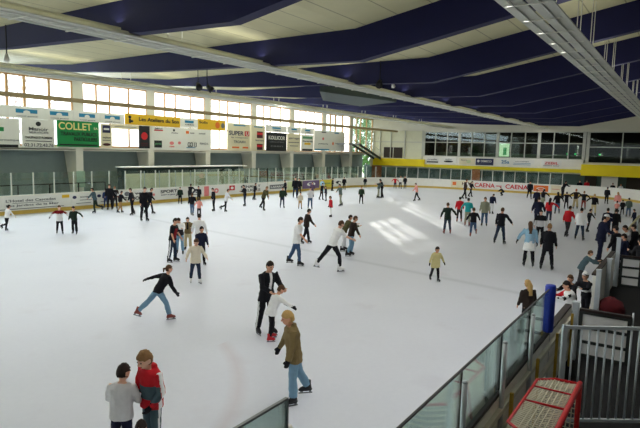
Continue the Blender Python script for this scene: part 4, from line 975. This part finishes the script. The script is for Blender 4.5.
# ------------------------------------------------------------------ light fittings, duct, spotlights under the roof
def strip(y, x0, x1, z, label):
    r = empty('strip_light', (x0, y, z), label, 'strip light', 'strip lights hung along the hall'); I = Matrix.Translation((-x0, -y, -z))
    for s in (-1, 1):
        yc = y + s * 0.28
        bm = B(); pr = [(-0.25, 0.0), (0.25, 0.0), (0.25, 0.03), (0.10, 0.15), (-0.10, 0.15), (-0.25, 0.03)]
        loft(bm, [[Vector((X, yc + a_, z + b_)) for a_, b_ in pr] for X in (x0, x1)]); o = obj('reflector', bm, M_lamp, r); o.matrix_parent_inverse = I
        bm = B(); tube(bm, [(x0 + .1, yc, z - 0.025), (x1 - .1, yc, z - 0.025)], 0.019, 8); o = obj('tube', bm, M_tube, r, True); o.matrix_parent_inverse = I
    bm = B(); box(bm, x0, x1, y - 0.06, y + 0.06, z + 0.22, z + 0.29); o = obj('cable_rail', bm, M_lampw, r); o.matrix_parent_inverse = I
    n = int((x1 - x0) / 1.55)
    for i in range(min(n, 48)):
        X = x0 + 0.8 + 1.55 * i
        bm = B(); box(bm, X - 0.025, X + 0.025, y - 0.45, y + 0.45, z - 0.05, z - 0.03); box(bm, X - 0.02, X + 0.02, y - 0.05, y + 0.05, z + 0.1, z + 0.22); o = obj('bracket', bm, M_lampw, r); o.matrix_parent_inverse = I
    for X in [b_ + d_2 for b_ in BX if x0 < b_ < x1 for d_2 in ((1.6, 2.2, 4.3, 4.9) if y < 4 else (1.6, 2.2))]:
        if X > x1: continue
        bm = B(); tube(bm, [(X, y, z + 0.28), (X, y, roof_z(y) + 0.02)], 0.014, 6); o = obj('hanger', bm, M_lampw, r); o.matrix_parent_inverse = I
    return r
strip(14.2, 2.0, 67.6, 7.42, 'long grey strip light crossing the whole picture from upper left')
strip(3.2, 4.0, 67.6, 7.52, 'twin grey strip light running down the upper right')
strip(25.4, 6.0, 67.6, 7.50, 'grey strip light hung close in front of the left windows')
strip(-6.0, 2.0, 67.6, 8.2, 'unseen strip light added above the stands beyond right picture edge')  # out-of-view fitting added to go with fill on the near board
# cable tray in front of the windows
ct = tag(boxobj('cable_tray', (4, 67.5, 32.9, 33.1, 6.99, 7.24), mat('tray paint', (176, 156, 116), 0.6)), 'thin brownish tray running past the left windows to far corner', 'cable tray')
for X in BX[1:]:
    bm = B(); tube(bm, [(X + 0.8, 33, 7.22), (X + 0.8, 33, roof_z(33) + 0.02)], 0.014, 6); obj('hanger', bm, M_lampw, ct)
# flat dark duct with round ports
DC = (sum(p_[0] for p_ in DUCT) / 4, sum(p_[1] for p_ in DUCT) / 4)
du = empty('air_duct', (27, 17, 7.3), 'broad dark grey-green ventilation box hung under the navy beams', 'duct'); DI = Matrix.Translation((-27, -17, -7.3))
bm = B(); loft(bm, [[Vector((x, y, z)) for x, y in DUCT] for z in (7.28, 7.62)])
o = obj('casing', bm, mat('duct paint', (70, 84, 82), 0.6, 0, 0.15, 1), du); o.matrix_parent_inverse = DI
for X, Y in ((DUCT[0][0] + .8, DUCT[0][1] + .9), (DUCT[0][0] + 2.2, DUCT[0][1] + 1.5)):
    bm = B(); tube(bm, [(X, Y - 0.55, 7.42), (X, Y - 0.82, 7.42)], [0.13, 0.15], 12); o = obj('port', bm, M_black, du, True); o.matrix_parent_inverse = DI
for X, Y in [(p_[0] * .8 + DC[0] * .2, p_[1] * .8 + DC[1] * .2) for p_ in DUCT]:
    bm = B(); tube(bm, [(X, Y, 7.6), (X, Y, roof_z(Y) + 0.02)], 0.02, 6); o = obj('hanger', bm, M_lampw, du); o.matrix_parent_inverse = DI
def spot(loc, m, label, rz):
    s_ = 0.5 if m is M_white else 0.9
    r = empty('spotlight', loc, label, 'spotlight', None, R(rz)); up = roof_z(loc[1]) - loc[2]
    bm = B(); tube(bm, [(0, 0, 0.12), (0.12, 0, 0), (0.26, 0, -0.12)], [s_ * 0.10, s_ * 0.15, s_ * 0.19], 12); obj('lamp_head', bm, m, r, True)
    bm = B(); tube(bm, [(0.05, 0, 0.1), (0.0, 0, 0.3), (0, 0, up + 0.02)], 0.02, 8); obj('yoke', bm, M_black, r, True)
spot((19.42, 20.43, 7.3), M_black, 'left one of two black spotlights above the left windows', -120)
spot((20.24, 20.64, 7.3), M_black, 'right one of two black spotlights above the left windows', -60)
spot((23.2, 12.34, 7.45), M_black, 'dark spotlight with pale neighbour under the middle beams', 200)
spot((23.8, 11.95, 7.45), M_white, 'small pale spotlight under the middle beams', 210)
spot((10.35, 20.57, 7.3), M_white, 'small white spotlight at upper left edge', 240)

# ------------------------------------------------------------------ signs and adverts
C = lambda n, rgb: mat('sign ' + n, rgb, 0.6, 0, 0.04, 2)
S_white, S_cream, S_green, S_black, S_navy, S_yel = C('white', (234, 234, 228)), C('cream', (228, 220, 190)), C('green', (22, 140, 74)), C('black', (30, 34, 38)), C('navy', (40, 44, 84)), C('yellow', (226, 182, 40))
S_red, S_blue, S_grey, S_dred, S_orange, S_teal, S_pink = C('red', (206, 36, 44)), C('blue', (38, 128, 170)), C('grey', (110, 112, 116)), C('dark red', (70, 24, 32)), C('orange', (226, 112, 40)), C('teal', (90, 150, 110)), C('pink', (226, 130, 130))
def wsign(x0, x1, z0, z1, m, label, items=(), y=36.92, name='wall_sign', cat='sign', group=None):
    """flat panel hung on the window wall; items are marks in fractions of the face: ('t', text, u, v, w, h, material) or ('b'/'o', u, v, w, h, material)"""
    o = tag(boxobj(name, (x0, x1, y, y + 0.058, z0, z1), m), label, cat, group)
    W, H = x1 - x0, z1 - z0
    for i_, it in enumerate(items):
        e_ = 0.008 + 0.0018 * i_
        if it[0] == 't': text(it[1], (it[2] - .5) * W, (it[3] - .5) * H, it[4] * W, it[5] * H, it[6], o, ((x0 + x1) / 2, y, (z0 + z1) / 2), 0)
        else:
            u, v, w, h = [it[1] * W + x0, it[2] * H + z0, it[3] * W, it[4] * H]; bm = B()
            if it[0] == 'b': box(bm, u - w / 2, u + w / 2, y - e_, y, v - h / 2, v + h / 2)
            else: loft(bm, [ring(Vector((u, yy, v)), Vector((1, 0, 0)), Vector((0, 0, 1)), w / 2, h / 2, 20) for yy in (y - e_, y)])
            obj('emblem', bm, it[5], o)
    return o
def esign(y0, y1, z0, z1, m, label, items=(), x=XE - 0.16, name='wall_sign', cat='sign', group=None):
    """panel on a wall that faces the camera end; y0 > y1 (left to right as seen)"""
    o = tag(boxobj(name, (x, x + 0.035, y1, y0, z0, z1), m), label, cat, group)
    W, H = y0 - y1, z1 - z0
    for i_, it in enumerate(items):
        e_ = 0.008 + 0.0018 * i_
        if it[0] == 't': text(it[1], (it[2] - .5) * W, (it[3] - .5) * H, it[4] * W, it[5] * H, it[6], o, (x, (y0 + y1) / 2, (z0 + z1) / 2), -math.pi / 2)
        else:
            u, v, w, h = y0 - it[1] * W, it[2] * H + z0, it[3] * W, it[4] * H; bm = B()
            if it[0] == 'b': box(bm, x - e_, x, u - w / 2, u + w / 2, v - h / 2, v + h / 2)
            else: loft(bm, [ring(Vector((xx, u, v)), Vector((0, 1, 0)), Vector((0, 0, 1)), w / 2, h / 2, 20) for xx in (x - e_, x)])
            obj('emblem', bm, it[5], o)
    return o
wsign(15.0, 19.2, 4.02, 5.9, S_white, 'white sign cut by left picture edge with navy and green mark', [('b', .62, .78, .1, .42, S_navy), ('b', .68, .62, .16, .14, S_green), ('b', .72, .05, .5, .1, S_black), ('t', 'informatique', .8, .25, .36, .08, S_grey)])
wsign(19.35, 21.6, 4.02, 5.95, S_white, 'white sign with small round black emblem left of the green sign', [('o', .5, .84, .16, .16, S_black), ('t', 'Manoir', .5, .66, .6, .12, S_grey), ('t', 'SERVICES', .5, .54, .6, .06, S_grey), ('t', 'CHAUFFAGE ET PLOMBERIE', .5, .36, .84, .08, S_black), ('b', .5, .24, .8, .03, S_grey), ('t', '02.31.72.43.76', .5, .1, .9, .12, S_grey)])
wsign(21.8, 25.1, 4.14, 6.0, S_green, 'bright green sign with large pale yellow lettering', [('t', 'COLLET', .42, .79, .78, .28, C('letter yellow', (236, 226, 150))), ('t', 'SA', .91, .74, .1, .09, S_cream), ('t', 'TRAVAUX PUBLICS', .5, .50, .86, .14, S_black), ('t', 'PARTICULIERS', .66, .3, .56, .15, S_black), ('b', .5, .08, .9, .05, S_black)])
wsign(25.25, 26.2, 4.16, 5.92, S_cream, 'narrow cream sign with navy square and dark oval', [('b', .5, .78, .7, .32, S_navy), ('b', .5, .78, .5, .08, S_white), ('t', 'maison', .5, .42, .7, .08, S_black), ('b', .5, .3, .7, .03, S_grey), ('o', .5, .12, .7, .12, S_dred)])
wsign(26.2, 28.7, 5.6, 5.95, S_cream, 'thin cream board above bright gap right of the green sign', [('b', .5, .5, .8, .1, S_grey)])
wsign(28.7, 29.75, 4.14, 5.95, S_black, 'tall black sign with dark red disc', [('o', .5, .55, .6, .34, S_red), ('b', .5, .22, .6, .05, S_dred), ('b', .5, .14, .6, .04, S_dred)])
wsign(30.0, 36.6, 4.12, 5.95, S_white, 'wide white sign covered in many small company logos', [('b', .1, .84, .14, .05, S_red), ('t', 'Lebrun', .1, .92, .12, .07, S_black), ('b', .35, .88, .03, .1, S_black), ('t', 'Atelier', .36, .76, .12, .06, S_grey), ('b', .58, .82, .05, .13, S_orange), ('t', 'studio', .66, .8, .08, .07, S_grey), ('t', 'conseil', .84, .8, .12, .08, S_grey), ('b', .09, .22, .12, .32, S_black), ('t', 'ponte', .09, .22, .1, .12, S_teal), ('o', .31, .28, .07, .16, S_pink), ('t', 'caen', .31, .12, .08, .06, S_red), ('o', .44, .3, .05, .14, S_pink), ('t', 'CCI 13', .66, .24, .16, .22, S_black), ('b', .64, .1, .16, .03, S_blue), ('t', 'FRANCK S.', .88, .3, .16, .1, S_grey)])
wsign(38.9, 42.25, 4.1, 6.75, S_cream, 'cream supermarket sign with navy capitals and red letter square', [('t', 'SUPER', .36, .64, .62, .16, S_navy), ('b', .83, .64, .2, .18, S_red), ('t', 'U', .83, .64, .12, .14, S_white), ('t', 'le magasin', .5, .48, .7, .05, S_grey), ('t', 'TROARN', .5, .33, .5, .09, S_grey), ('b', .34, .12, .3, .06, S_orange), ('b', .76, .12, .24, .06, S_orange), ('b', .5, .93, .5, .04, S_blue)])
wsign(42.3, 44.5, 4.12, 6.7, S_cream, 'cream sign with two dark red squares one above the other', [('b', .62, .64, .42, .26, S_dred), ('b', .62, .68, .42, .09, S_red), ('b', .62, .16, .42, .24, S_dred), ('b', .62, .2, .42, .09, S_red), ('t', 'bureau', .6, .42, .6, .07, S_grey), ('b', .5, .94, .6, .04, S_blue)])
wsign(44.7, 48.2, 4.15, 6.1, S_black, 'black sign with pale capital letters', [('t', 'KOLLICOR', .5, .72, .8, .2, S_white), ('t', 'cuisines et bains', .5, .5, .7, .08, S_grey), ('t', 'caen', .5, .26, .6, .08, S_grey)])
wsign(48.3, 50.8, 4.18, 6.1, S_cream, 'plain cream sign right of the black sign', [('t', 'garage', .5, .72, .8, .1, S_grey), ('b', .5, .5, .8, .04, S_grey), ('b', .5, .3, .6, .04, S_grey)])
wsign(50.95, 53.4, 4.2, 6.1, S_white, 'white sign with green top stripe and black base', [('b', .5, .82, .8, .14, S_teal), ('b', .5, .45, .5, .12, S_yel), ('t', 'Normandie', .5, .6, .8, .1, S_black), ('b', .5, .08, .84, .12, S_black)])
wsign(53.5, 60.4, 4.3, 6.7, S_white, 'largest white sign at far end with small orange emblem', [('o', .28, .6, .06, .14, S_pink), ('b', .25, .06, .46, .06, S_blue), ('o', .6, .38, .05, .16, S_orange), ('t', 'voyages', .75, .38, .18, .08, S_grey), ('t', 'patisserie', .28, .34, .3, .08, S_grey), ('b', .3, .92, .14, .06, S_grey), ('b', .72, .92, .14, .05, S_blue)])
BG = 'white banner segments with blue emblems'
bx = [15.0, 18.55, 20.9, 23.1, 25.2, 27.35]
bl = ['white banner with blue emblem at left edge above window sill', 'white banner with blue emblem above the round emblem sign', 'white banner with blue emblem left above the green sign', 'white banner with blue emblem right above the green sign', 'white banner with blue emblem just before the long yellow banner']
for i in range(5):
    wsign(bx[i], bx[i + 1] - 0.02, 5.98, 6.74, S_white, bl[i], [('b', .5, .6, .62, .34, S_blue), ('o', .5, .5, .2, .34, S_white), ('t', 'conseil general', .5, .16, .6, .12, S_grey)], group=BG, name='banner', cat='banner')
wsign(27.4, 33.0, 6.0, 6.85, S_yel, 'long yellow banner with black lettering and dark figure', [('t', 'Les Ateliers du Son', .6, .55, .74, .36, S_black), ('o', .08, .68, .05, .28, S_black), ('b', .08, .32, .03, .4, S_black), ('o', .11, .3, .05, .22, S_black)], name='banner', cat='banner')
wsign(33.02, 35.08, 6.05, 6.85, S_white, 'white banner with blue emblem between two yellow banners', [('b', .5, .62, .5, .26, S_blue), ('t', 'caen', .5, .3, .5, .12, S_grey)], group=BG, name='banner', cat='banner')
wsign(35.1, 38.6, 5.95, 6.9, S_yel, 'yellow banner with orange and grey discs', [('o', .7, .5, .17, .62, S_orange), ('o', .9, .5, .14, .5, S_grey), ('t', 'Solis', .18, .68, .3, .24, S_black)], name='banner', cat='banner')
for i, (a, c) in enumerate(((44.6, 48.2), (48.3, 50.8), (50.9, 53.4))):
    wsign(a, c, 6.15, 6.85, S_white, ['white banner with blue emblem above the black lettered sign', 'white banner with blue emblem above the plain cream sign', 'white banner with blue emblem above green-striped sign'][i], [('b', .5, .62, .4, .26, S_blue), ('t', 'caen', .5, .3, .4, .12, S_grey)], group=BG, name='banner', cat='banner')
# adverts on the boards, window side
def ad(x0, x1, m, label, items): return wsign(x0, x1, 0.26, 1.08, m, label, items, y=FAR_Y - 0.06, name='board_advert', cat='advert')
ad(15.6, 20.6, S_white, 'white board advert with flowing grey script and yellow tab', [('t', "L'Hotel des Cascades", .48, .72, .62, .2, S_grey), ('t', 'Les Jardins de la Mer', .5, .34, .66, .2, S_grey), ('b', .5, .52, .5, .03, S_grey), ('b', .5, .1, .8, .05, S_grey), ('b', .93, .84, .1, .24, S_yel)])
ad(20.62, 22.4, S_white, 'white board advert with small blue oval, left of two', [('o', .14, .7, .16, .26, S_navy), ('t', 'assurances', .6, .7, .5, .1, S_grey), ('b', .6, .45, .5, .05, S_grey), ('b', .5, .2, .6, .05, S_grey)])
ad(22.42, 24.3, S_white, 'white board advert with small blue oval, right of two', [('o', .14, .7, .16, .26, S_navy), ('t', 'location', .6, .7, .5, .1, S_grey), ('b', .6, .45, .5, .05, S_grey), ('b', .5, .2, .6, .05, S_grey)])
ad(24.32, 27.5, S_white, 'white board advert with black capitals and round grey emblem', [('t', 'TRIBORD', .42, .3, .6, .3, S_black), ('o', .2, .72, .14, .4, S_grey), ('t', 'voile', .6, .74, .4, .24, S_black), ('o', .95, .5, .06, .24, S_pink)])
ad(27.55, 30.3, S_white, 'white board advert with bold black capitals next to dark green skater', [('t', 'SPORT', .45, .74, .6, .28, S_black), ('t', 'patins et glace', .42, .42, .5, .14, S_navy), ('t', '27', .75, .36, .12, .2, S_navy)])
ad(30.35, 32.4, S_white, 'white board advert with dark blue letters behind bending skater', [('t', 'SUD', .5, .6, .6, .4, S_navy), ('b', .5, .25, .6, .06, S_grey)])
ad(32.6, 33.1, S_pink, 'salmon pink strip on the window side boards', [('b', .5, .5, .2, .8, S_pink)])
ad(33.15, 35.0, S_white, 'white board advert with pink flower emblem', [('o', .45, .5, .3, .5, S_pink), ('o', .45, .5, .12, .2, S_white)])
ad(35.4, 40.8, S_white, 'white board advert with red square emblem and two-line black capitals', [('b', .1, .68, .13, .52, S_red), ('o', .1, .68, .07, .3, S_white), ('t', 'RENAULT', .56, .72, .5, .28, S_black), ('t', 'TRUCKS', .56, .3, .5, .28, S_black)])
ad(40.9, 44.0, S_white, 'white board advert with green-grey letters in the middle', [('b', .5, .5, .8, .5, S_grey), ('t', 'LAFARGE', .5, .5, .7, .24, S_white)])
ad(44.1, 46.6, C('pale green', (206, 216, 170)), 'pale green board advert with tree emblem', [('o', .5, .55, .2, .5, S_teal)])
ad(46.7, 49.8, C('purple', (120, 100, 136)), 'dusky purple board advert with white swirl', [('o', .5, .55, .5, .5, S_white), ('o', .5, .6, .3, .3, C('purple', (120, 100, 136)))])
ad(49.9, 52.5, C('lemon', (222, 206, 70)), 'lemon yellow board advert', [('t', 'jaune', .5, .5, .6, .3, S_teal)])
ad(52.6, 54.9, S_white, 'white board advert with black brush mark near far left corner', [('o', .5, .55, .5, .4, S_black), ('o', .6, .5, .2, .3, S_white)])
# adverts on the far boards
def ead(y0, y1, m, label, items): return esign(y0, y1, 0.26, 1.08, m, label, items, x=END_X - 0.035, name='board_advert', cat='advert')
ead(24.0, 21.2, S_cream, 'cream far board advert with dark red capitals and orange block', [('t', 'HCM', .7, .6, .4, .5, S_dred), ('b', .15, .55, .16, .5, S_orange)])
ead(21.15, 14.7, S_white, 'white far board advert with one large red word repeated', [('t', 'CAENA', .2, .52, .37, .62, S_red), ('t', 'cmac', .46, .5, .1, .2, S_red), ('t', 'CAENA', .77, .52, .39, .62, S_red)])
ead(14.6, 12.5, S_white, 'white far board advert with orange rounded emblem', [('b', .5, .5, .74, .8, S_orange), ('o', .5, .45, .46, .4, S_white), ('o', .5, .45, .3, .24, S_orange)])
ead(12.5, 11.5, S_cream, 'cream far board advert with thin red line right of orange one', [('b', .5, .5, .8, .05, S_red)])
# signs under the far windows
esign(28.9, 26.95, 2.98, 3.8, S_white, 'white sign with black strip, first under far windows', [('b', .5, .25, .8, .2, S_black), ('t', 'credit', .5, .65, .7, .25, S_grey)])
esign(26.8, 24.7, 2.98, 3.8, S_white, 'white sign with car outline under far windows', [('o', .5, .4, .6, .3, S_black), ('t', 'auto', .5, .75, .4, .16, S_grey)])
esign(24.3, 22.3, 2.98, 3.8, S_cream, 'cream sign with pale figure under far windows', [('o', .6, .5, .3, .5, C('pale green', (206, 216, 170))), ('t', 'fleurs', .3, .7, .4, .16, S_grey)])
esign(22.2, 20.0, 2.98, 3.8, S_navy, 'dark navy sign with white letters under far windows', [('o', .15, .6, .14, .4, S_white), ('t', 'DEMECO', .6, .6, .6, .3, S_white), ('b', .5, .2, .9, .06, S_grey)])
esign(19.2, 15.2, 2.98, 3.8, S_white, 'white sign with blue mark under far windows', [('t', '25a', .16, .6, .24, .5, S_blue), ('t', 'carrelage', .65, .72, .4, .16, S_grey), ('b', .65, .45, .5, .05, S_blue), ('b', .65, .25, .5, .05, S_blue)])
esign(14.4, 12.2, 2.98, 3.8, S_white, 'white sign with red word under far windows', [('t', 'ZEBIL', .5, .6, .7, .36, S_red), ('t', 'centre auto', .5, .25, .8, .14, S_grey)])
# lit green doorway behind the far windows, row of small green lamps
lw = tag(boxobj('lit_sign', (XE + 0.6, XE + 0.7, 18.4, 19.6, 4.1, 5.7), emit_mat('green white glow', (206, 244, 200), 0.9)), 'glowing green and white sign behind far windows', 'sign')
boxobj('emblem', (XE + 0.57, XE + 0.6, 18.7, 19.1, 4.3, 5.2), emit_mat('green glow', (40, 150, 70), 0.7), lw)
for i in range(5):
    tag(boxobj('lamp', (XE + 5.6, XE + 5.9, 12.6 - i * 0.9, 12.75 - i * 0.9, 4.55, 4.68), emit_mat('green dot', (40, 220, 110), 1.6)), 'small green lamp in the dark room behind right far windows', 'lamp', 'green lamps in the room behind the far windows')

# ------------------------------------------------------------------ trees outside the windows
M_leaf = mat('leaf green', (86, 130, 70), 0.8, 0, 0.3, 2); M_bark = mat('bark', (96, 80, 66), 0.9)
def bare_tree(x, y, h, label, sd):
    rnd = random.Random(sd); bm = B()
    def br(p, d, l, r, n):
        q = p + d * l; tube(bm, [p, q], [r, r * 0.65], 5)
        if n == 0: return
        for i in range(3):
            e = Vector((d.x + rnd.uniform(-.75, .75), d.y + rnd.uniform(-.5, .5), d.z + rnd.uniform(-.2, .5))).normalized(); br(q, e, l * rnd.uniform(.6, .8), r * 0.6, n - 1)
    br(Vector((x, y, -0.4)), Vector((0, 0, 1)), h * 0.34, 0.16, 4)
    tag(obj('bare_tree', bm, mat('pale bark', (170, 160, 160), 0.9)), label, 'tree')
bare_tree(13.0, 43.5, 13, 'bare branching tree outside leftmost window', 1)
bare_tree(22.5, 44.5, 13, 'bare branching tree outside second window from left', 2)
def leafy(x, y, h, label, sd):
    rnd = random.Random(sd); bm = B(); tube(bm, [(x, y, -0.4), (x + .2, y, h * 0.6)], [0.22, 0.1], 8)
    t = tag(obj('leafy_tree', bm, M_bark, None, True), label, 'tree')
    bm = B()
    for i in range(420):
        a = rnd.uniform(0, 6.283); z = rnd.uniform(0.12, 1.0); rr = ((1.2 if h < 11 else 1.9) * math.sin(math.pi * min(1, z * .95)) + .25) * math.sqrt(rnd.random())
        c = Vector((x + rr * math.cos(a), y + rr * math.sin(a), h * z)); Mx = Euler((rnd.uniform(0, 3), rnd.uniform(0, 3), rnd.uniform(0, 3))).to_matrix()
        s = rnd.uniform(.14, .3); vv = [bm.verts.new(c + Mx @ Vector(p)) for p in ((-s, -s * .6, 0), (s, -s * .6, 0.05), (s, s * .6, 0), (-s, s * .6, -.05))]; bm.faces.new(vv)
    obj('foliage', bm, M_leaf, t)
leafy(72.4, 40.3, 10, 'green leafy tree outside far left corner window', 3)
leafy(77.5, 45.0, 12, 'taller green tree behind leafy one at far left corner window', 4)

# ------------------------------------------------------------------ people
for (x, y, z0, face, zt, px, pose, top, bot, hair, label, kw) in PEOPLE:
    person(x, y, z0, face, zt, px, pose, top, bot, hair, label=label, seed=int(abs(x * 7 + y * 13)), **kw)
bake_solids(); bake_texts()

# ------------------------------------------------------------------ light: bright overcast sky and low sun through the windows, added fill lights
w = bpy.data.worlds.new('sky'); scene.world = w; w.use_nodes = True
bg = w.node_tree.nodes['Background']; bg.inputs[0].default_value = (0.92, 0.96, 1.0, 1); bg.inputs[1].default_value = SKY
sun = bpy.data.lights.new('sun', 'SUN'); sun.energy = SUN; sun.angle = R(0.6); sun.color = (1.0, 0.94, 0.84)
so = bpy.data.objects.new('sun', sun); COL.objects.link(so)
so.rotation_euler = Vector((1.283, 1.0, 0.316)).to_track_quat('Z', 'Y').to_euler()
def area(name, loc, sx, sy, energy, col, target_dir):
    l = bpy.data.lights.new(name, 'AREA'); l.shape = 'RECTANGLE'; l.size = sx; l.size_y = sy; l.energy = energy; l.color = col
    o = bpy.data.objects.new(name, l); COL.objects.link(o); o.location = loc
    z = -Vector(target_dir).normalized(); x = Vector((1, 0, 0)); y = z.cross(x).normalized()
    o.matrix_world = Matrix(((x.x, y.x, z.x, loc[0]), (x.y, y.y, z.y, loc[1]), (x.z, y.z, z.z, loc[2]), (0, 0, 0, 1)))
for y, e in ((14.2, STRIP_FILL), (25.4, STRIP_FILL * .75), (3.2, STRIP_FILL * .10), (-6.0, STRIP_FILL * .14)):  # fill light added below the strip fittings, whose tubes are off
    area('strip_fill', (34, y, 8.1 if y < 0 else 7.34 if y > 4 else 7.44), 66, 0.8, e, (1.0, 0.985, 0.965), (0, 0, -1))
    if y > 0: area('ceiling_fill', (34, y, 7.86), 64, 0.3, UP_FILL, (1.0, 0.99, 0.92), (0, 0, 1))  # upward fill added to brighten the roof deck
for n_, (x0_, x1_, y0_, y1_, z0_, z1_) in enumerate(((26, 62, YR - 0.02, YR + 0.02, 8.0, 11.5), (XL - 0.02, XL + 0.02, -4, 34, 4.6, 7.4))):  # unseen glowing windows added to light signs and beams from the front
    fo = bm = B()
    nx = 12 if n_ == 0 else 7
    for i in range(nx + 1):
        if n_ == 0: X = x0_ + (x1_ - x0_) * i / nx; box(bm, X - 0.08, X + 0.08, y0_, y1_ + 0.06, z0_, z1_)
        else: Y = y0_ + (y1_ - y0_) * i / nx; box(bm, x0_, x1_ + 0.06, Y - 0.08, Y + 0.08, z0_, z1_)
    fo = struct(obj('window_%d' % (31 + n_), bm, M_frame)); struct(boxobj('pane', (x0_, x1_, y0_, y1_, z0_, z1_), emit_mat('added fill pane', (240, 246, 255), 0.7), fo))
def area2(name, loc, sx, sy, energy, col, u, v):
    l = bpy.data.lights.new(name, 'AREA'); l.shape = 'RECTANGLE'; l.size = sx; l.size_y = sy; l.energy = energy; l.color = col
    o = bpy.data.objects.new(name, l); COL.objects.link(o); u = Vector(u).normalized(); v = Vector(v).normalized(); z = u.cross(v)
    o.matrix_world = Matrix(((u.x, v.x, z.x, loc[0]), (u.y, v.y, z.y, loc[1]), (u.z, v.z, z.z, loc[2]), (0, 0, 0, 1)))
area('near_ice_fill', (11, 3.2, 7.43), 16, 0.8, NEAR_FILL, (1.0, 1.0, 0.98), (0, 0.15, -1))  # extra fill added over the near ice for the foreground skaters
area2('stand_side_fill', (44, YR + 0.2, 9.7), 34, 3.4, STAND_FILL, (1.0, 1.0, 0.97), (-1, 0, 0), (0, 0, 1))  # fill added at the unseen stand-side panes
area2('camera_end_fill', (XL + 0.2, 15, 6.0), 36, 2.8, END_FILL, (0.97, 0.99, 1.0), (0, 1, 0), (0, 0, 1))  # frontal fill added behind the camera
area('window_light', (30, YW - 0.3, 7.7), 56, 2.0, WIN, (0.76, 0.87, 1.0), (0, -1, -0.25))
